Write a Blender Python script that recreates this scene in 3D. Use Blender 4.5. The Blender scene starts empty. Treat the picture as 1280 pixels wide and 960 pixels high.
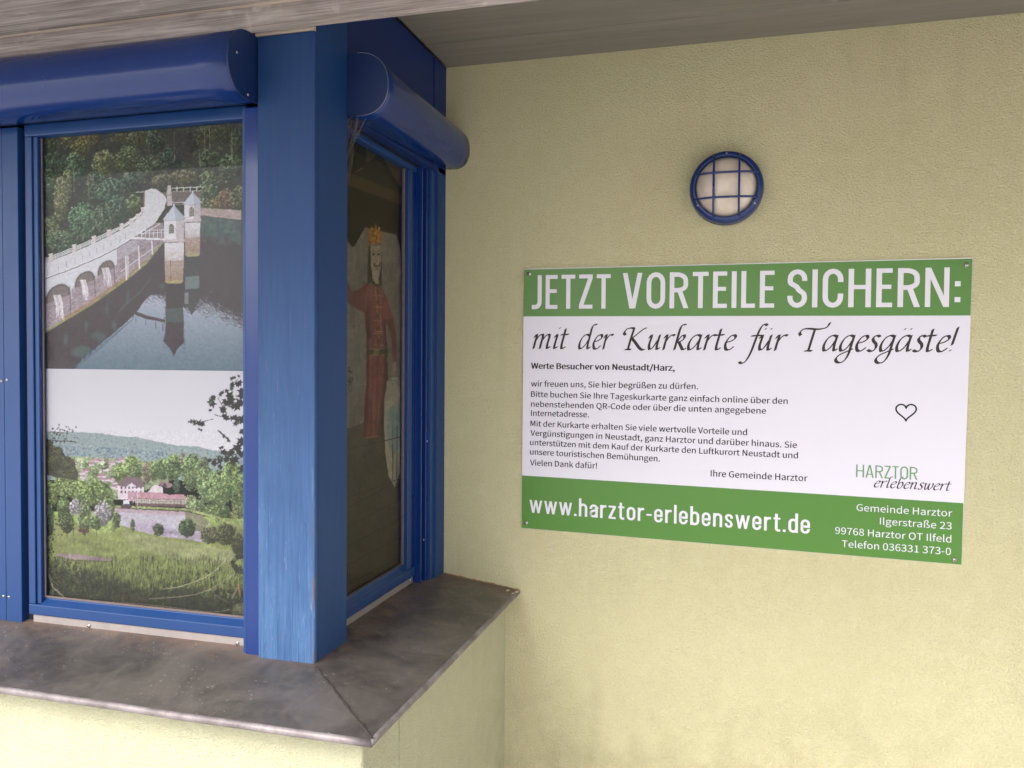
import bpy, bmesh, math, random
import numpy as np
from mathutils import Vector, Matrix
S = bpy.context.scene
COL = S.collection
random.seed(7)
rng = np.random.default_rng(11)

# ------------------------------------------------------------------ camera, sky, sun
cam = bpy.data.objects.new('camera', bpy.data.cameras.new('camera'))
COL.objects.link(cam)
cam.data.sensor_width = 36.0
cam.data.lens = 1023.29 / 1280 * 36
cam.data.clip_start = 0.05
cam.data.clip_end = 3000
_y, _p, _r = (math.radians(v) for v in (15.6805, -1.6234, 0.4124))
F = Vector((-math.sin(_y) * math.cos(_p), math.cos(_y) * math.cos(_p), math.sin(_p)))
R0 = Vector((math.cos(_y), math.sin(_y), 0))
U0 = R0.cross(F)
R1 = R0 * math.cos(_r) + U0 * math.sin(_r)
U1 = -R0 * math.sin(_r) + U0 * math.cos(_r)
cam.matrix_world = Matrix(((R1.x, U1.x, -F.x, 0.636), (R1.y, U1.y, -F.y, -2.3777), (R1.z, U1.z, -F.z, 1.611), (0, 0, 0, 1)))
S.camera = cam

SUN_EL, SUN_AZ = math.radians(46), math.radians(202)      # behind and left of the camera, veiled by cloud
w = bpy.data.worlds.new('World')
S.world = w
w.use_nodes = True
nt = w.node_tree
bg = nt.nodes['Background']
sky = nt.nodes.new('ShaderNodeTexSky')
sky.sky_type = 'NISHITA'
sky.sun_disc = False
sky.sun_elevation = SUN_EL
sky.sun_rotation = SUN_AZ
sky.air_density = 1.0
sky.dust_density = 4.0
sky.ozone_density = 1.0
hs = nt.nodes.new('ShaderNodeHueSaturation')
hs.inputs['Saturation'].default_value = 0.35
nt.links.new(sky.outputs[0], hs.inputs['Color'])
nt.links.new(hs.outputs[0], bg.inputs[0])
bg.inputs[1].default_value = 0.15
sun = bpy.data.objects.new('sun', bpy.data.lights.new('sun', 'SUN'))
COL.objects.link(sun)
sun.data.energy = 0.6
sun.data.angle = math.radians(34)
sun.data.color = (1, 0.95, 0.88)
sdir = Vector((math.sin(SUN_AZ) * math.cos(SUN_EL), math.cos(SUN_AZ) * math.cos(SUN_EL), math.sin(SUN_EL)))
sun.rotation_euler = sdir.to_track_quat('Z', 'Y').to_euler()
S.view_settings.view_transform = 'Standard'
S.view_settings.look = 'None'
S.view_settings.exposure = 1.55
S.view_settings.gamma = 1.0

ZO = 1.1                       # sign bottom edge above the paving
XB, YP = -0.2468, -0.8008      # outer corner of the blue post

# ------------------------------------------------------------------ materials
def lin(r, g, b):
    f = lambda c: c / 12.92 if c <= 0.04045 else ((c + 0.055) / 1.055) ** 2.4
    return (f(r / 255), f(g / 255), f(b / 255), 1)

class M:
    """small node helper"""
    def __init__(s, name, rough=0.6, spec=0.5, metal=0.0):
        s.m = bpy.data.materials.new(name)
        s.m.use_nodes = True
        s.t = s.m.node_tree
        s.b = s.t.nodes['Principled BSDF']
        s.b.inputs['Roughness'].default_value = rough
        s.b.inputs['Specular IOR Level'].default_value = spec
        s.b.inputs['Metallic'].default_value = metal
        s.tc = s.t.nodes.new('ShaderNodeTexCoord')
        s.geo = s.t.nodes.new('ShaderNodeNewGeometry')
    def n(s, typ, **kw):
        x = s.t.nodes.new(typ)
        for k, v in kw.items():
            if hasattr(x, k) and k not in x.inputs: setattr(x, k, v)
            else: x.inputs[k].default_value = v
        return x
    def l(s, a, b): s.t.links.new(a, b)
    def vec(s, scale=(1, 1, 1), rot=(0, 0, 0)):
        mp = s.n('ShaderNodeMapping')
        mp.inputs['Scale'].default_value = scale
        mp.inputs['Rotation'].default_value = rot
        s.l(s.geo.outputs['Position'], mp.inputs['Vector'])
        return mp.outputs[0]
    def noise(s, scale, detail=3, rough=0.5, vec=None, dist=0.0):
        x = s.n('ShaderNodeTexNoise')
        x.inputs['Scale'].default_value = scale
        x.inputs['Detail'].default_value = detail
        x.inputs['Roughness'].default_value = rough
        x.inputs['Distortion'].default_value = dist
        s.l(vec if vec is not None else s.geo.outputs['Position'], x.inputs['Vector'])
        return x.outputs['Fac']
    def ramp(s, fac, pts):
        x = s.n('ShaderNodeValToRGB')
        e = x.color_ramp.elements
        while len(e) < len(pts): e.new(0.5)
        for i, (p, c) in enumerate(pts):
            e[i].position = p
            e[i].color = c if not isinstance(c, (int, float)) else (c, c, c, 1)
        s.l(fac, x.inputs[0])
        return x.outputs[0]
    def mix(s, fac, a, b, mode='MIX'):
        x = s.n('ShaderNodeMix')
        x.data_type = 'RGBA'
        x.blend_type = mode
        for v, i in ((fac, 0), (a, 6), (b, 7)):
            if isinstance(v, (int, float, tuple)): x.inputs[i].default_value = v
            else: s.l(v, x.inputs[i])
        return x.outputs[2]
    def math(s, op, a, b=0.0, c=0.0):
        x = s.n('ShaderNodeMath')
        x.operation = op
        for i, v in enumerate((a, b, c)):
            if isinstance(v, (int, float)): x.inputs[i].default_value = v
            else: s.l(v, x.inputs[i])
        return x.outputs[0]
    def axis(s, i):
        x = s.n('ShaderNodeSeparateXYZ')
        s.l(s.geo.outputs['Position'], x.inputs[0])
        return x.outputs[i]
    def rng(s, v, a, b, c=0.0, d=1.0):
        x = s.n('ShaderNodeMapRange')
        for i, k in enumerate((a, b, c, d)): x.inputs[i + 1].default_value = k
        s.l(v, x.inputs[0])
        return x.outputs[0]
    def color(s, c):
        if isinstance(c, tuple): s.b.inputs['Base Color'].default_value = c
        else: s.l(c, s.b.inputs['Base Color'])
        return s
    def rough(s, c): s.l(c, s.b.inputs['Roughness']); return s
    def bump(s, h, strength=0.5, dist=0.002, prev=None):
        x = s.n('ShaderNodeBump')
        x.inputs['Strength'].default_value = strength
        x.inputs['Distance'].default_value = dist
        s.l(h, x.inputs['Height'])
        if prev is not None: s.l(prev, x.inputs['Normal'])
        s.l(x.outputs[0], s.b.inputs['Normal'])
        return x.outputs[0]

def plaster(name, base, dark, light, dirt_shade):
    m = M(name, 0.92, 0.2)
    big = m.noise(1.6, 3)
    mid = m.noise(22, 4, 0.6)
    wob = m.noise(165, 4, 0.65, vec=m.vec((1, 1, 1.25)), dist=0.25)
    grain = m.noise(260, 3, 0.65, dist=0.3)
    c = m.mix(m.rng(big, 0.3, 0.7), dark, base)
    c = m.mix(m.rng(mid, 0.45, 0.75, 0, 0.45), c, light)
    pit = m.ramp(m.math('ADD', m.math('MULTIPLY', grain, .5), m.math('MULTIPLY', wob, .5)), [(0.36, 1.0), (0.50, 0.0)])
    c = m.mix(m.math('MULTIPLY', pit, 0.22), c, dirt_shade)  # caught dirt plus relief shade, painted dark into the pits
    spot = m.ramp(m.noise(9, 5, 0.75), [(0.70, 0.0), (0.78, 0.35)])
    c = m.mix(spot, c, dirt_shade)
    stk = m.math('MULTIPLY', m.ramp(m.noise(1.0, 4, 0.6, vec=m.vec((14, 14, 0.9))), [(0.52, 0.0), (0.72, 0.5)]), m.rng(m.noise(2.2, 3), 0.45, 0.65))
    c = m.mix(m.math('MULTIPLY', stk, 0.35), c, dirt_shade)
    # splashed soil low on the wall
    low = m.math('MULTIPLY', m.rng(m.axis(2), 0.75, 0.1, 0, 0.8), m.rng(m.noise(6, 5, 0.7), 0.42, 0.7))
    c = m.mix(low, c, dirt_shade)
    m.color(c)
    n1 = m.bump(m.ramp(wob, [(0.36, 0.0), (0.64, 1.0)]), 0.9, 0.0042)
    n2 = m.bump(grain, 0.6, 0.0018, n1)
    m.bump(m.noise(6, 2), 0.25, 0.01, n2)
    return m.m
WALLM = plaster('cream_render', lin(221, 215, 174), lin(216, 209, 167), lin(226, 221, 184), lin(150, 138, 106))
BASEM = plaster('pale_cream_render', lin(210, 208, 176), lin(204, 201, 168), lin(216, 214, 186), lin(160, 144, 112))

def blue_metal(name, col=lin(10, 43, 104), rough=0.17, haze=lin(36, 67, 108)):
    m = M(name, rough, 0.5)
    n = m.noise(14, 4, 0.65)
    c = m.mix(m.rng(n, 0.35, 0.8, 0, 0.16), col, haze)
    sp = m.ramp(m.noise(260, 2, 0.5), [(0.76, 0.0), (0.80, 0.7)])
    c = m.mix(sp, c, lin(120, 135, 170))
    m.color(c)
    m.rough(m.rng(m.noise(9, 3), 0.3, 0.7, rough - 0.03, rough + 0.08))
    m.bump(m.noise(5, 1), 0.04, 0.004)
    return m.m
BLUE = blue_metal('blue_powder_coat')
BLUE_FRAME = blue_metal('blue_window_frame', lin(14, 54, 107), 0.38, lin(39, 77, 122))
BLUE_CAP = blue_metal('blue_end_cap_plastic', lin(6, 34, 80), 0.5, lin(21, 49, 91))

def blue_wood(name, col, worn, wear):
    m = M(name, 0.55, 0.35)
    g = m.noise(1.0, 5, 0.65, vec=m.vec((130, 130, 5.5)), dist=0.9)
    g2 = m.noise(1.0, 6, 0.7, vec=m.vec((380, 380, 14)), dist=1.0)
    c = m.mix(m.rng(g, 0.35, 0.7, 0, 0.28), col, worn)
    zz = m.axis(2)
    low = m.math('MULTIPLY', m.rng(zz, 1.85, 0.98, 0, wear * .8), m.rng(m.noise(5, 4, 0.6, vec=m.vec((3, 3, .7))), 0.25, 0.6, 0.45, 1.0))
    c = m.mix(m.math('MULTIPLY', low, m.rng(g, 0.3, 0.65, 0.6, 1.0)), c, lin(76, 110, 152))
    crack = m.math('MULTIPLY', m.ramp(g2, [(0.60, 0.0), (0.66, 1.0)]), low)
    dkc = m.math('MULTIPLY', m.ramp(m.noise(1.0, 6, 0.7, vec=m.vec((300, 300, 5), (0, 0, .3)), dist=0.5), [(0.55, 0.0), (0.62, 0.85)]), low)
    c = m.mix(dkc, c, lin(26, 59, 94))
    c = m.mix(m.math('MULTIPLY', crack, 0.5), c, lin(160, 172, 188))
    bare = m.math('MULTIPLY', m.ramp(m.noise(1.0, 5, 0.6, vec=m.vec((40, 40, 9)), dist=0.8), [(0.66, 0.0), (0.72, 1.0)]), m.rng(zz, 1.3, 1.0, 0, wear))
    c = m.mix(m.math('MULTIPLY', bare, 0.75), c, lin(105, 82, 68))
    if wear:
        edge = m.math('MULTIPLY', m.rng(m.axis(0), XB - .010, XB - .001), m.rng(m.noise(1.0, 4, .7, vec=m.vec((60, 60, 14))), .50, .56))
        edge = m.math('MULTIPLY', edge, m.math('MULTIPLY', m.rng(zz, 1.28, 1.10), m.rng(m.axis(1), YP + .006, YP + .001)))
        c = m.mix(m.math('MULTIPLY', edge, .85), c, lin(92, 74, 62))
        sm = m.math('MULTIPLY', m.ramp(m.noise(1.0, 4, .65, vec=m.vec((26, 26, 7)), dist=1.4), [(.62, 0.0), (.70, .55)]), m.rng(zz, 2.0, 1.2))
        c = m.mix(sm, c, lin(30, 52, 86))
    m.color(c)
    n1 = m.bump(g, 0.25, 0.0012)
    m.bump(g2, 0.3, 0.0008, n1)
    return m.m
POSTM = blue_wood('weathered_blue_wood', lin(17, 51, 97), lin(31, 70, 114), 1.0)
PANELM = blue_wood('dark_blue_wood', lin(12, 38, 92), lin(20, 49, 104), 0.0)

def grey_wood(name, a, b, dark, stain=0.0, freq=1.0, streak=1.0):
    m = M(name, 0.75, 0.3)
    g = m.noise(1.0, 6, 0.62, vec=m.vec((2.0 * freq, 38, 38)), dist=0.9)
    f = m.noise(1.0, 5, 0.6, vec=m.vec((5, 230, 230)), dist=0.3)
    c = m.mix(m.rng(g, 0.32, 0.68), a, b)
    c = m.mix(m.rng(f, 0.42, 0.66, 0, 0.6 * streak), c, dark)
    c = m.mix(m.rng(m.noise(1.0, 4, 0.6, vec=m.vec((2.5, 14, 14)), dist=1.5), 0.45, 0.7, 0, 0.55 * streak), c, dark)
    kn = m.ramp(m.noise(1.0, 5, 0.75, vec=m.vec((11, 48, 48)), dist=0.6), [(0.70, 0.0), (0.76, 1.0)])
    c = m.mix(m.math('MULTIPLY', kn, 0.8), c, lin(78, 50, 38))
    if stain:
        st = m.ramp(m.noise(1.0, 4, 0.6, vec=m.vec((9, 9, 9)), dist=1.0), [(0.58, 0.0), (0.70, stain)])
        c = m.mix(st, c, lin(196, 186, 180))
    m.color(c)
    n1 = m.bump(g, 0.25, 0.003)
    m.bump(f, 0.3, 0.001, n1)
    return m.m
BEAMM = grey_wood('pale_weathered_timber', lin(150, 142, 138), lin(196, 188, 184), lin(96, 86, 82), 0.6)
SOFFM = grey_wood('grey_stained_timber', lin(118, 114, 106), lin(130, 126, 118), lin(98, 93, 85), 0.0, 0.6, 0.35)
CHAMF = grey_wood('pale_edge_timber', lin(172, 160, 146), lin(188, 176, 162), lin(140, 126, 112))  # pale brown for the shim and for the painted lit board edge

def sill_mat():
    m = M('weathered_brown_sheet_metal', 0.45, 0.5, 0.55)
    n = m.noise(7, 6, 0.62, dist=0.5)
    c = m.mix(m.rng(n, 0.38, 0.62), lin(82, 77, 75), lin(116, 109, 104))
    c = m.mix(m.rng(m.noise(16, 6, .75, dist=1.2), 0.5, 0.68, 0, .3), c, lin(118, 112, 108))
    n2 = m.noise(48, 5, 0.7)
    c = m.mix(m.rng(n2, 0.5, 0.8, 0, 0.5), c, lin(128, 122, 116))
    # rusty dust swept against the frames and the wall
    y = m.rng(m.axis(1), -0.845, -0.765, 0, 1)
    xl = m.rng(m.axis(0), -0.25, -0.20, 1, 0)
    d1 = m.math('MULTIPLY', y, xl)
    d2 = m.rng(m.axis(1), -0.10, -0.005, 0, 1)
    d3 = m.math('MULTIPLY', m.rng(m.axis(0), -0.19, -0.26, 0, 1), m.rng(m.axis(1), -0.80, -0.70, 0, 1))
    d = m.math('MAXIMUM', m.math('MAXIMUM', d1, d2), d3)
    dn = m.rng(m.noise(34, 6, 0.75), 0.38, 0.66)
    dust = m.math('MULTIPLY', d, dn)
    c = m.mix(m.math('MULTIPLY', dust, 0.6), c, lin(150, 118, 98))
    fl = m.math('MULTIPLY', m.ramp(m.noise(140, 3, 0.6), [(0.64, 0.0), (0.69, 1.0)]), m.rng(m.noise(6, 4, .7), 0.48, 0.58))
    c = m.mix(m.math('MULTIPLY', fl, 0.55), c, lin(205, 198, 190))
    sc = m.math('MULTIPLY', m.ramp(m.noise(1.0, 2, 0.5, vec=m.vec((26, 210, 26), (0, 0, 0.5)), dist=0.4), [(0.68, 0.0), (0.71, 1.0)]), m.rng(m.noise(4, 2), 0.4, 0.7))
    c = m.mix(m.math('MULTIPLY', sc, 0.35), c, lin(150, 138, 132))
    m.color(c)
    m.rough(m.math('ADD', m.rng(n2, 0.3, 0.7, 0.34, 0.56), m.math('MULTIPLY', dust, 0.3)))
    nn = m.bump(m.noise(9, 2), 0.2, 0.004)
    m.bump(n2, 0.12, 0.001, nn)
    return m.m
SILLM = sill_mat()
def worn_edge():
    m = M('worn_sheet_metal_edge', 0.55, 0.5, 0.3)
    c = m.mix(m.rng(m.noise(12, 6, 0.7), 0.35, 0.7), lin(96, 88, 88), lin(150, 142, 144))
    m.color(c)
    m.bump(m.noise(90, 3), 0.08, 0.001)
    return m.m
EDGEM = worn_edge()

def simple(name, col, rough=0.5, metal=0.0, var=0.15, scale=30, spec=0.5, bump=0.05):
    m = M(name, rough, spec, metal)
    dk = tuple(v * (1 - var) for v in col[:3]) + (1,)
    m.color(m.mix(m.noise(scale, 4, 0.6), dk, col))
    if bump: m.bump(m.noise(scale * 3, 3), bump, 0.001)
    return m.m
FLASH = simple('grey_zinc_flashing', lin(168, 160, 158), 0.5, 0.4, 0.35, 26)
SCREWM = simple('zinc_screw', lin(205, 200, 195), 0.3, 0.9, 0.3, 200)
DARKM = simple('dark_recess', lin(14, 18, 34), 0.6)
RUBBER = simple('grey_glazing_seal', lin(120, 105, 100), 0.7, 0, 0.5, 90)
SIGN_W = simple('white_sign_board', lin(207, 204, 216), 0.28, 0, 0.02, 3, 0.5, 0.0)
SIGN_E = simple('sign_board_edge', lin(225, 225, 222), 0.4, 0, 0.1, 20)
SIGN_G = simple('printed_green', lin(68, 119, 34), 0.35, 0, 0.05, 4, 0.5, 0.0)
INK = simple('printed_brown_black', lin(46, 34, 38), 0.5, 0, 0.1, 30, 0.3, 0.0)
INK_B = simple('printed_black', lin(34, 32, 36), 0.5, 0, 0.1, 30, 0.3, 0.0)
INK_W = simple('printed_white', lin(209, 206, 217), 0.35, 0, 0.02, 9, 0.5, 0.0)
INK_G = simple('printed_soft_green', lin(98, 140, 98), 0.4, 0, 0.05, 9, 0.4, 0.0)
LAMPB = blue_metal('lamp_blue_enamel', lin(9, 40, 99), 0.25, lin(37, 68, 108))
def opal():
    m = M('opal_lamp_glass', 0.22, 0.5)
    c = m.mix(m.rng(m.noise(18, 4, 0.6), 0.35, 0.7), lin(192, 178, 164), lin(216, 205, 193))
    m.color(c)
    m.b.inputs['Subsurface Weight'].default_value = 0.0
    return m.m
OPAL = opal()
def pane_mat(name):
    m = bpy.data.materials.new(name)
    m.use_nodes = True
    t = m.node_tree
    t.nodes.remove(t.nodes['Principled BSDF'])
    out = t.nodes['Material Output']
    fr = t.nodes.new('ShaderNodeFresnel'); fr.inputs[0].default_value = 1.5
    mu = t.nodes.new('ShaderNodeMath'); mu.operation = 'MULTIPLY'; mu.inputs[1].default_value = 0.27; mu.use_clamp = True
    tr = t.nodes.new('ShaderNodeBsdfTransparent'); tr.inputs[0].default_value = (0.93, 0.95, 0.95, 1)
    gl = t.nodes.new('ShaderNodeBsdfGlossy'); gl.inputs['Roughness'].default_value = 0.015
    mx = t.nodes.new('ShaderNodeMixShader')
    no = t.nodes.new('ShaderNodeTexNoise'); no.inputs['Scale'].default_value = 2.5
    bp = t.nodes.new('ShaderNodeBump'); bp.inputs['Strength'].default_value = 0.02; bp.inputs['Distance'].default_value = 0.01
    geo = t.nodes.new('ShaderNodeNewGeometry')
    L = t.links.new
    L(geo.outputs['Position'], no.inputs['Vector']); L(no.outputs['Fac'], bp.inputs['Height']); L(bp.outputs[0], gl.inputs['Normal'])
    iv = t.nodes.new('ShaderNodeMath'); iv.operation = 'SUBTRACT'; iv.inputs[0].default_value = 1.0
    m2 = t.nodes.new('ShaderNodeMath'); m2.operation = 'MULTIPLY'
    L(geo.outputs['Backfacing'], iv.inputs[1]); L(iv.outputs[0], m2.inputs[0]); L(mu.outputs[0], m2.inputs[1])
    L(fr.outputs[0], mu.inputs[0]); L(m2.outputs[0], mx.inputs[0]); L(tr.outputs[0], mx.inputs[1]); L(gl.outputs[0], mx.inputs[2]); L(mx.outputs[0], out.inputs[0])
    return m
PANE = pane_mat('window_glass')
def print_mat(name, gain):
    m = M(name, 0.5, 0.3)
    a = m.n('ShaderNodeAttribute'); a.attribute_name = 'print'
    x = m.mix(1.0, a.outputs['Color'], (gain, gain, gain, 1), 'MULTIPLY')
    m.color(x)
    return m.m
def paving():
    m = M('grey_paving', 0.85, 0.3)
    b = m.n('ShaderNodeTexBrick')
    m.l(m.geo.outputs['Position'], b.inputs['Vector'])
    b.inputs['Scale'].default_value = 4
    b.inputs['Color1'].default_value = lin(214, 210, 206); b.inputs['Color2'].default_value = lin(204, 200, 196); b.inputs['Mortar'].default_value = lin(140, 136, 132)
    m.color(m.mix(m.rng(m.noise(3, 5), 0.3, 0.7, 0, 0.3), b.outputs['Color'], lin(176, 170, 164)))
    m.bump(m.noise(120, 3), 0.3, 0.003)
    return m.m
PAVE = paving()
WEB = simple('dusty_cobweb', lin(96, 88, 80), 0.9)

# ------------------------------------------------------------------ mesh helpers
def link(name, verts, faces, mat, parent=None, smooth=False):
    me = bpy.data.meshes.new(name)
    me.from_pydata([tuple(v) for v in verts], [], faces)
    me.update()
    return link_me(name, me, mat, parent, smooth)
def link_me(name, me, mat, parent=None, smooth=False):
    if mat is not None and not me.materials: me.materials.append(mat)
    if smooth:
        me.polygons.foreach_set('use_smooth', [True] * len(me.polygons))
    o = bpy.data.objects.new(name, me)
    COL.objects.link(o)
    if parent is not None:
        base = Vector(parent.location)
        pp = parent.parent
        while pp is not None:
            base += Vector(pp.location); pp = pp.parent
        me.transform(Matrix.Translation(-base))
        o.parent = parent
    return o
def link_bm(name, bm, mat, parent=None, smooth=False):
    bmesh.ops.recalc_face_normals(bm, faces=bm.faces)
    me = bpy.data.meshes.new(name)
    bm.to_mesh(me); bm.free()
    return link_me(name, me, mat, parent, smooth)
def thing(name, label, cat, loc, group=None):
    o = bpy.data.objects.new(name, None)
    o.empty_display_size = 0.05
    COL.objects.link(o)
    o.location = loc
    tag(o, label, cat, group)
    return o
def tag(o, label, cat, group=None, kind=None):
    if label: o['label'] = label
    if cat: o['category'] = cat
    if group: o['group'] = group
    if kind: o['kind'] = kind
    return o
def bm_box(bm, x0, x1, y0, y1, z0, z1, bev=0.0, seg=2):
    r = bmesh.ops.create_cube(bm, size=1.0)
    vs = r['verts']
    for v in vs:
        v.co = ((x0 + x1) / 2 + v.co.x * (x1 - x0), (y0 + y1) / 2 + v.co.y * (y1 - y0), (z0 + z1) / 2 + v.co.z * (z1 - z0))
    if bev:
        es = list({e for v in vs for e in v.link_edges})
        bmesh.ops.bevel(bm, geom=es, offset=bev, segments=seg, affect='EDGES', profile=0.5)
    return bm
def box(name, x0, x1, y0, y1, z0, z1, mat, parent=None, bev=0.0015, seg=2):
    return link_bm(name, bm_box(bmesh.new(), x0, x1, y0, y1, z0, z1, bev, seg), mat, parent)
def loft(name, secs, mat, parent=None, closed=True, caps=True, smooth=False):
    """list of equal-length rings of points"""
    n = len(secs[0]); v = [p for s in secs for p in s]; f = []
    for i in range(len(secs) - 1):
        for k in range(n if closed else n - 1):
            a = i * n + k; b = i * n + (k + 1) % n
            f.append((a, b, b + n, a + n))
    if caps and closed:
        f.append(tuple(range(n))[::-1]); f.append(tuple((len(secs) - 1) * n + k for k in range(n)))
    bm = bmesh.new()
    bv = [bm.verts.new(p) for p in v]
    for q in f: bm.faces.new([bv[i] for i in q])
    return link_bm(name, bm, mat, parent, smooth)
def tube_pts(path, r, n=8):
    rings = []
    for i, p in enumerate(path):
        p = Vector(p)
        d = (Vector(path[min(i + 1, len(path) - 1)]) - Vector(path[max(i - 1, 0)])).normalized()
        a = d.orthogonal().normalized() if i == 0 else (a - d * a.dot(d)).normalized()
        b = d.cross(a)
        rings.append([p + (a * math.cos(2 * math.pi * k / n) + b * math.sin(2 * math.pi * k / n)) * r for k in range(n)])
    return rings
def lathe(name, prof, centre, axis, mat, parent=None, n=32, smooth=True):
    """prof: (radius, height along axis)"""
    ax = Vector(axis).normalized(); a = ax.orthogonal().normalized(); b = ax.cross(a); c = Vector(centre)
    bm = bmesh.new(); rings = []
    for r, h in prof:
        if r < 1e-6: rings.append([bm.verts.new(c + ax * h)])
        else: rings.append([bm.verts.new(c + ax * h + (a * math.cos(2 * math.pi * k / n) + b * math.sin(2 * math.pi * k / n)) * r) for k in range(n)])
    for i in range(len(rings) - 1):
        A, B = rings[i], rings[i + 1]
        for k in range(n):
            k2 = (k + 1) % n
            if len(A) == 1 and len(B) == 1: continue
            if len(A) == 1: bm.faces.new((A[0], B[k], B[k2]))
            elif len(B) == 1: bm.faces.new((A[k], A[k2], B[0]))
            else: bm.faces.new((A[k], A[k2], B[k2], B[k]))
    return link_bm(name, bm, mat, parent, smooth)
def screw(centre, axis, r, parent, rot=0.6):
    s = lathe('screw', [(r * 1.25, 0), (r * 1.25, r * 0.15), (r * .95, r * .2), (r * 0.9, r * 0.5), (r * 0.6, r * 0.72), (0, r * 0.78)], centre, axis, SCREWM, parent, 16)
    ax = Vector(axis).normalized(); a = ax.orthogonal().normalized(); a = Matrix.Rotation(rot, 3, ax) @ a; b = ax.cross(a)
    c = Vector(centre) + ax * r * 0.74
    bm = bmesh.new()
    for u, v in ((a, b), (b, a)):
        k = 0.0 if u is a else r * 0.02
        q = [c + ax * (h + k) + u * (su * r * .5) + v * (sv * r * .11) for h in (0, r * .1) for su, sv in ((-1, -1), (1, -1), (1, 1), (-1, 1))]
        vv = [bm.verts.new(p) for p in q]
        for f in ((0, 1, 2, 3), (4, 5, 6, 7), (0, 1, 5, 4), (1, 2, 6, 5), (2, 3, 7, 6), (3, 0, 4, 7)): bm.faces.new([vv[i] for i in f])
    base = s
    link_bm('screw_slot', bm, DARKM, base)
    return s

# ------------------------------------------------------------------ setting: ground
g = link('ground', [(-300, -400, 0), (300, -400, 0), (300, 300, 0), (-300, 300, 0)], [(0, 1, 2, 3)], PAVE)
tag(g, None, None, None, 'structure')

XLEFT = -2.3

# main wall: a thick slab with its front at y = 0
wall = box('house_wall', -2.6, 3.6, 0.0, 0.30, -0.05, 2.62, WALLM, None, 0)
tag(wall, 'long cream yellow rough rendered house wall carrying the green and white board', 'wall')

# lower wall of the bay, pale render, with an outer front face and a short return to the house wall
bw = thing('bay_base_wall', 'pale cream rendered low wall under the brown metal window ledge', 'wall', (-0.9, -0.5, 0))
box('front_wall', XLEFT, -0.0472, -0.9761, -0.80, -0.05, 0.905, BASEM, bw, 0.006, 3)
box('side_wall', -0.24, -0.0476, -0.80, -0.0005, -0.05, 0.905, BASEM, bw, 0)

# ------------------------------------------------------------------ metal ledge
ledge = thing('window_ledge', 'dark brown weathered metal ledge mitred round the bay corner', 'window sill', (-0.25, -0.8, 0.93))
ZE, ZI = ZO - 0.182, ZO - 0.149
def ledge_z_front(y): return ZE + (y + 1.033) / (1.033 - 0.8008) * (ZI - ZE)
def front_ring(x_mitre):
    pass
def strip(name, outer0, outer1, inner0, inner1, inset0, inset1, nx):
    """a folded sheet: sloped top, rounded nose, short drip edge, returned underside"""
    prof = []           # (fraction from inner 0 to outer 1, dz, outward)
    prof += [(0, 0, 0), (0.25, 0, 0), (0.5, 0, 0), (0.75, 0, 0), (1, 0, -0.0078)]
    for k in range(7):
        a = math.pi / 2 - math.pi * k / 6
        prof.append((1, -0.0076 + 0.0076 * math.sin(a), -0.0076 + 0.0076 * math.cos(a)))
    prof += [(1, -0.0152, -0.02), (0.5, -0.012, 0), (0, -0.012, 0)]
    secs = []
    for i in range(nx + 1):
        t = i / nx
        O = Vector(outer0).lerp(Vector(outer1), t); I = Vector(inner0).lerp(Vector(inner1), t)
        N = Vector(inset0).lerp(Vector(inset1), t)
        wob = 0.0005 * math.sin(i * 0.5) + 0.0003 * math.sin(i * 1.3)
        ring = []
        for fr, dz, o in prof:
            p = I.lerp(O, fr) + N * o
            p.z += dz + wob * fr
            ring.append(p)
        secs.append(ring)
    return secs
def ledge_piece(name, O0, O1, I0, I1, N0, N1, nx):
    secs = strip(name, O0, O1, I0, I1, N0, N1, nx)
    o = loft(name, secs, SILLM, ledge, True, True)
    me = o.data
    me.materials.append(EDGEM)
    n = len(secs[0])
    base = Vector(ledge.location)
    for p in me.polygons:
        if len(p.vertices) == 4:
            ks = {v % n for v in p.vertices}
            if ks <= set(range(4, 12)) : p.material_index = 1; p.use_smooth = True
    return o
ledge_piece('front_ledge', (XLEFT, -1.033, ZE), (-0.0008, -1.033, ZE), (XLEFT, -0.70, ZI + .014), (-0.3528, -0.70, ZI + .014), (0, -1, 0), (1, -1, 0), 40)
ledge_piece('side_ledge', (-0.0002, -1.033, ZE + .0005), (-0.0002, -0.0005, ZE), (-0.3522, -0.70, ZI + .0145), (-0.3522, -0.0005, ZI + .014), (1, -1, 0), (1, 0, 0), 30)
# raised crumbly seam along the mitre
pts = []
for i in range(26):
    t = i / 25
    x = -0.238 + t * 0.232; y = -0.81 - t * 0.212
    pts.append(Vector((x + random.uniform(-.0012, .0012), y + random.uniform(-.0012, .0012), ledge_z_front(y) + 0.0006)))
rings = []
for i, p in enumerate(pts):
    r = 0.0020 * random.uniform(.6, 1.3)
    d = Vector((0.707, 0.707, 0))
    rings.append([p - d * r * 1.6 + Vector((0, 0, -.001)), p - d * r * .8 + Vector((0, 0, r * .7)), p + d * r * .8 + Vector((0, 0, r * .7)), p + d * r * 1.6 + Vector((0, 0, -.001))])
loft('seam', rings, simple('gritty_seam_sealant', lin(62, 56, 54), 0.9, 0, 0.4, 180, 0.3, 0.4), ledge)
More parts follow.
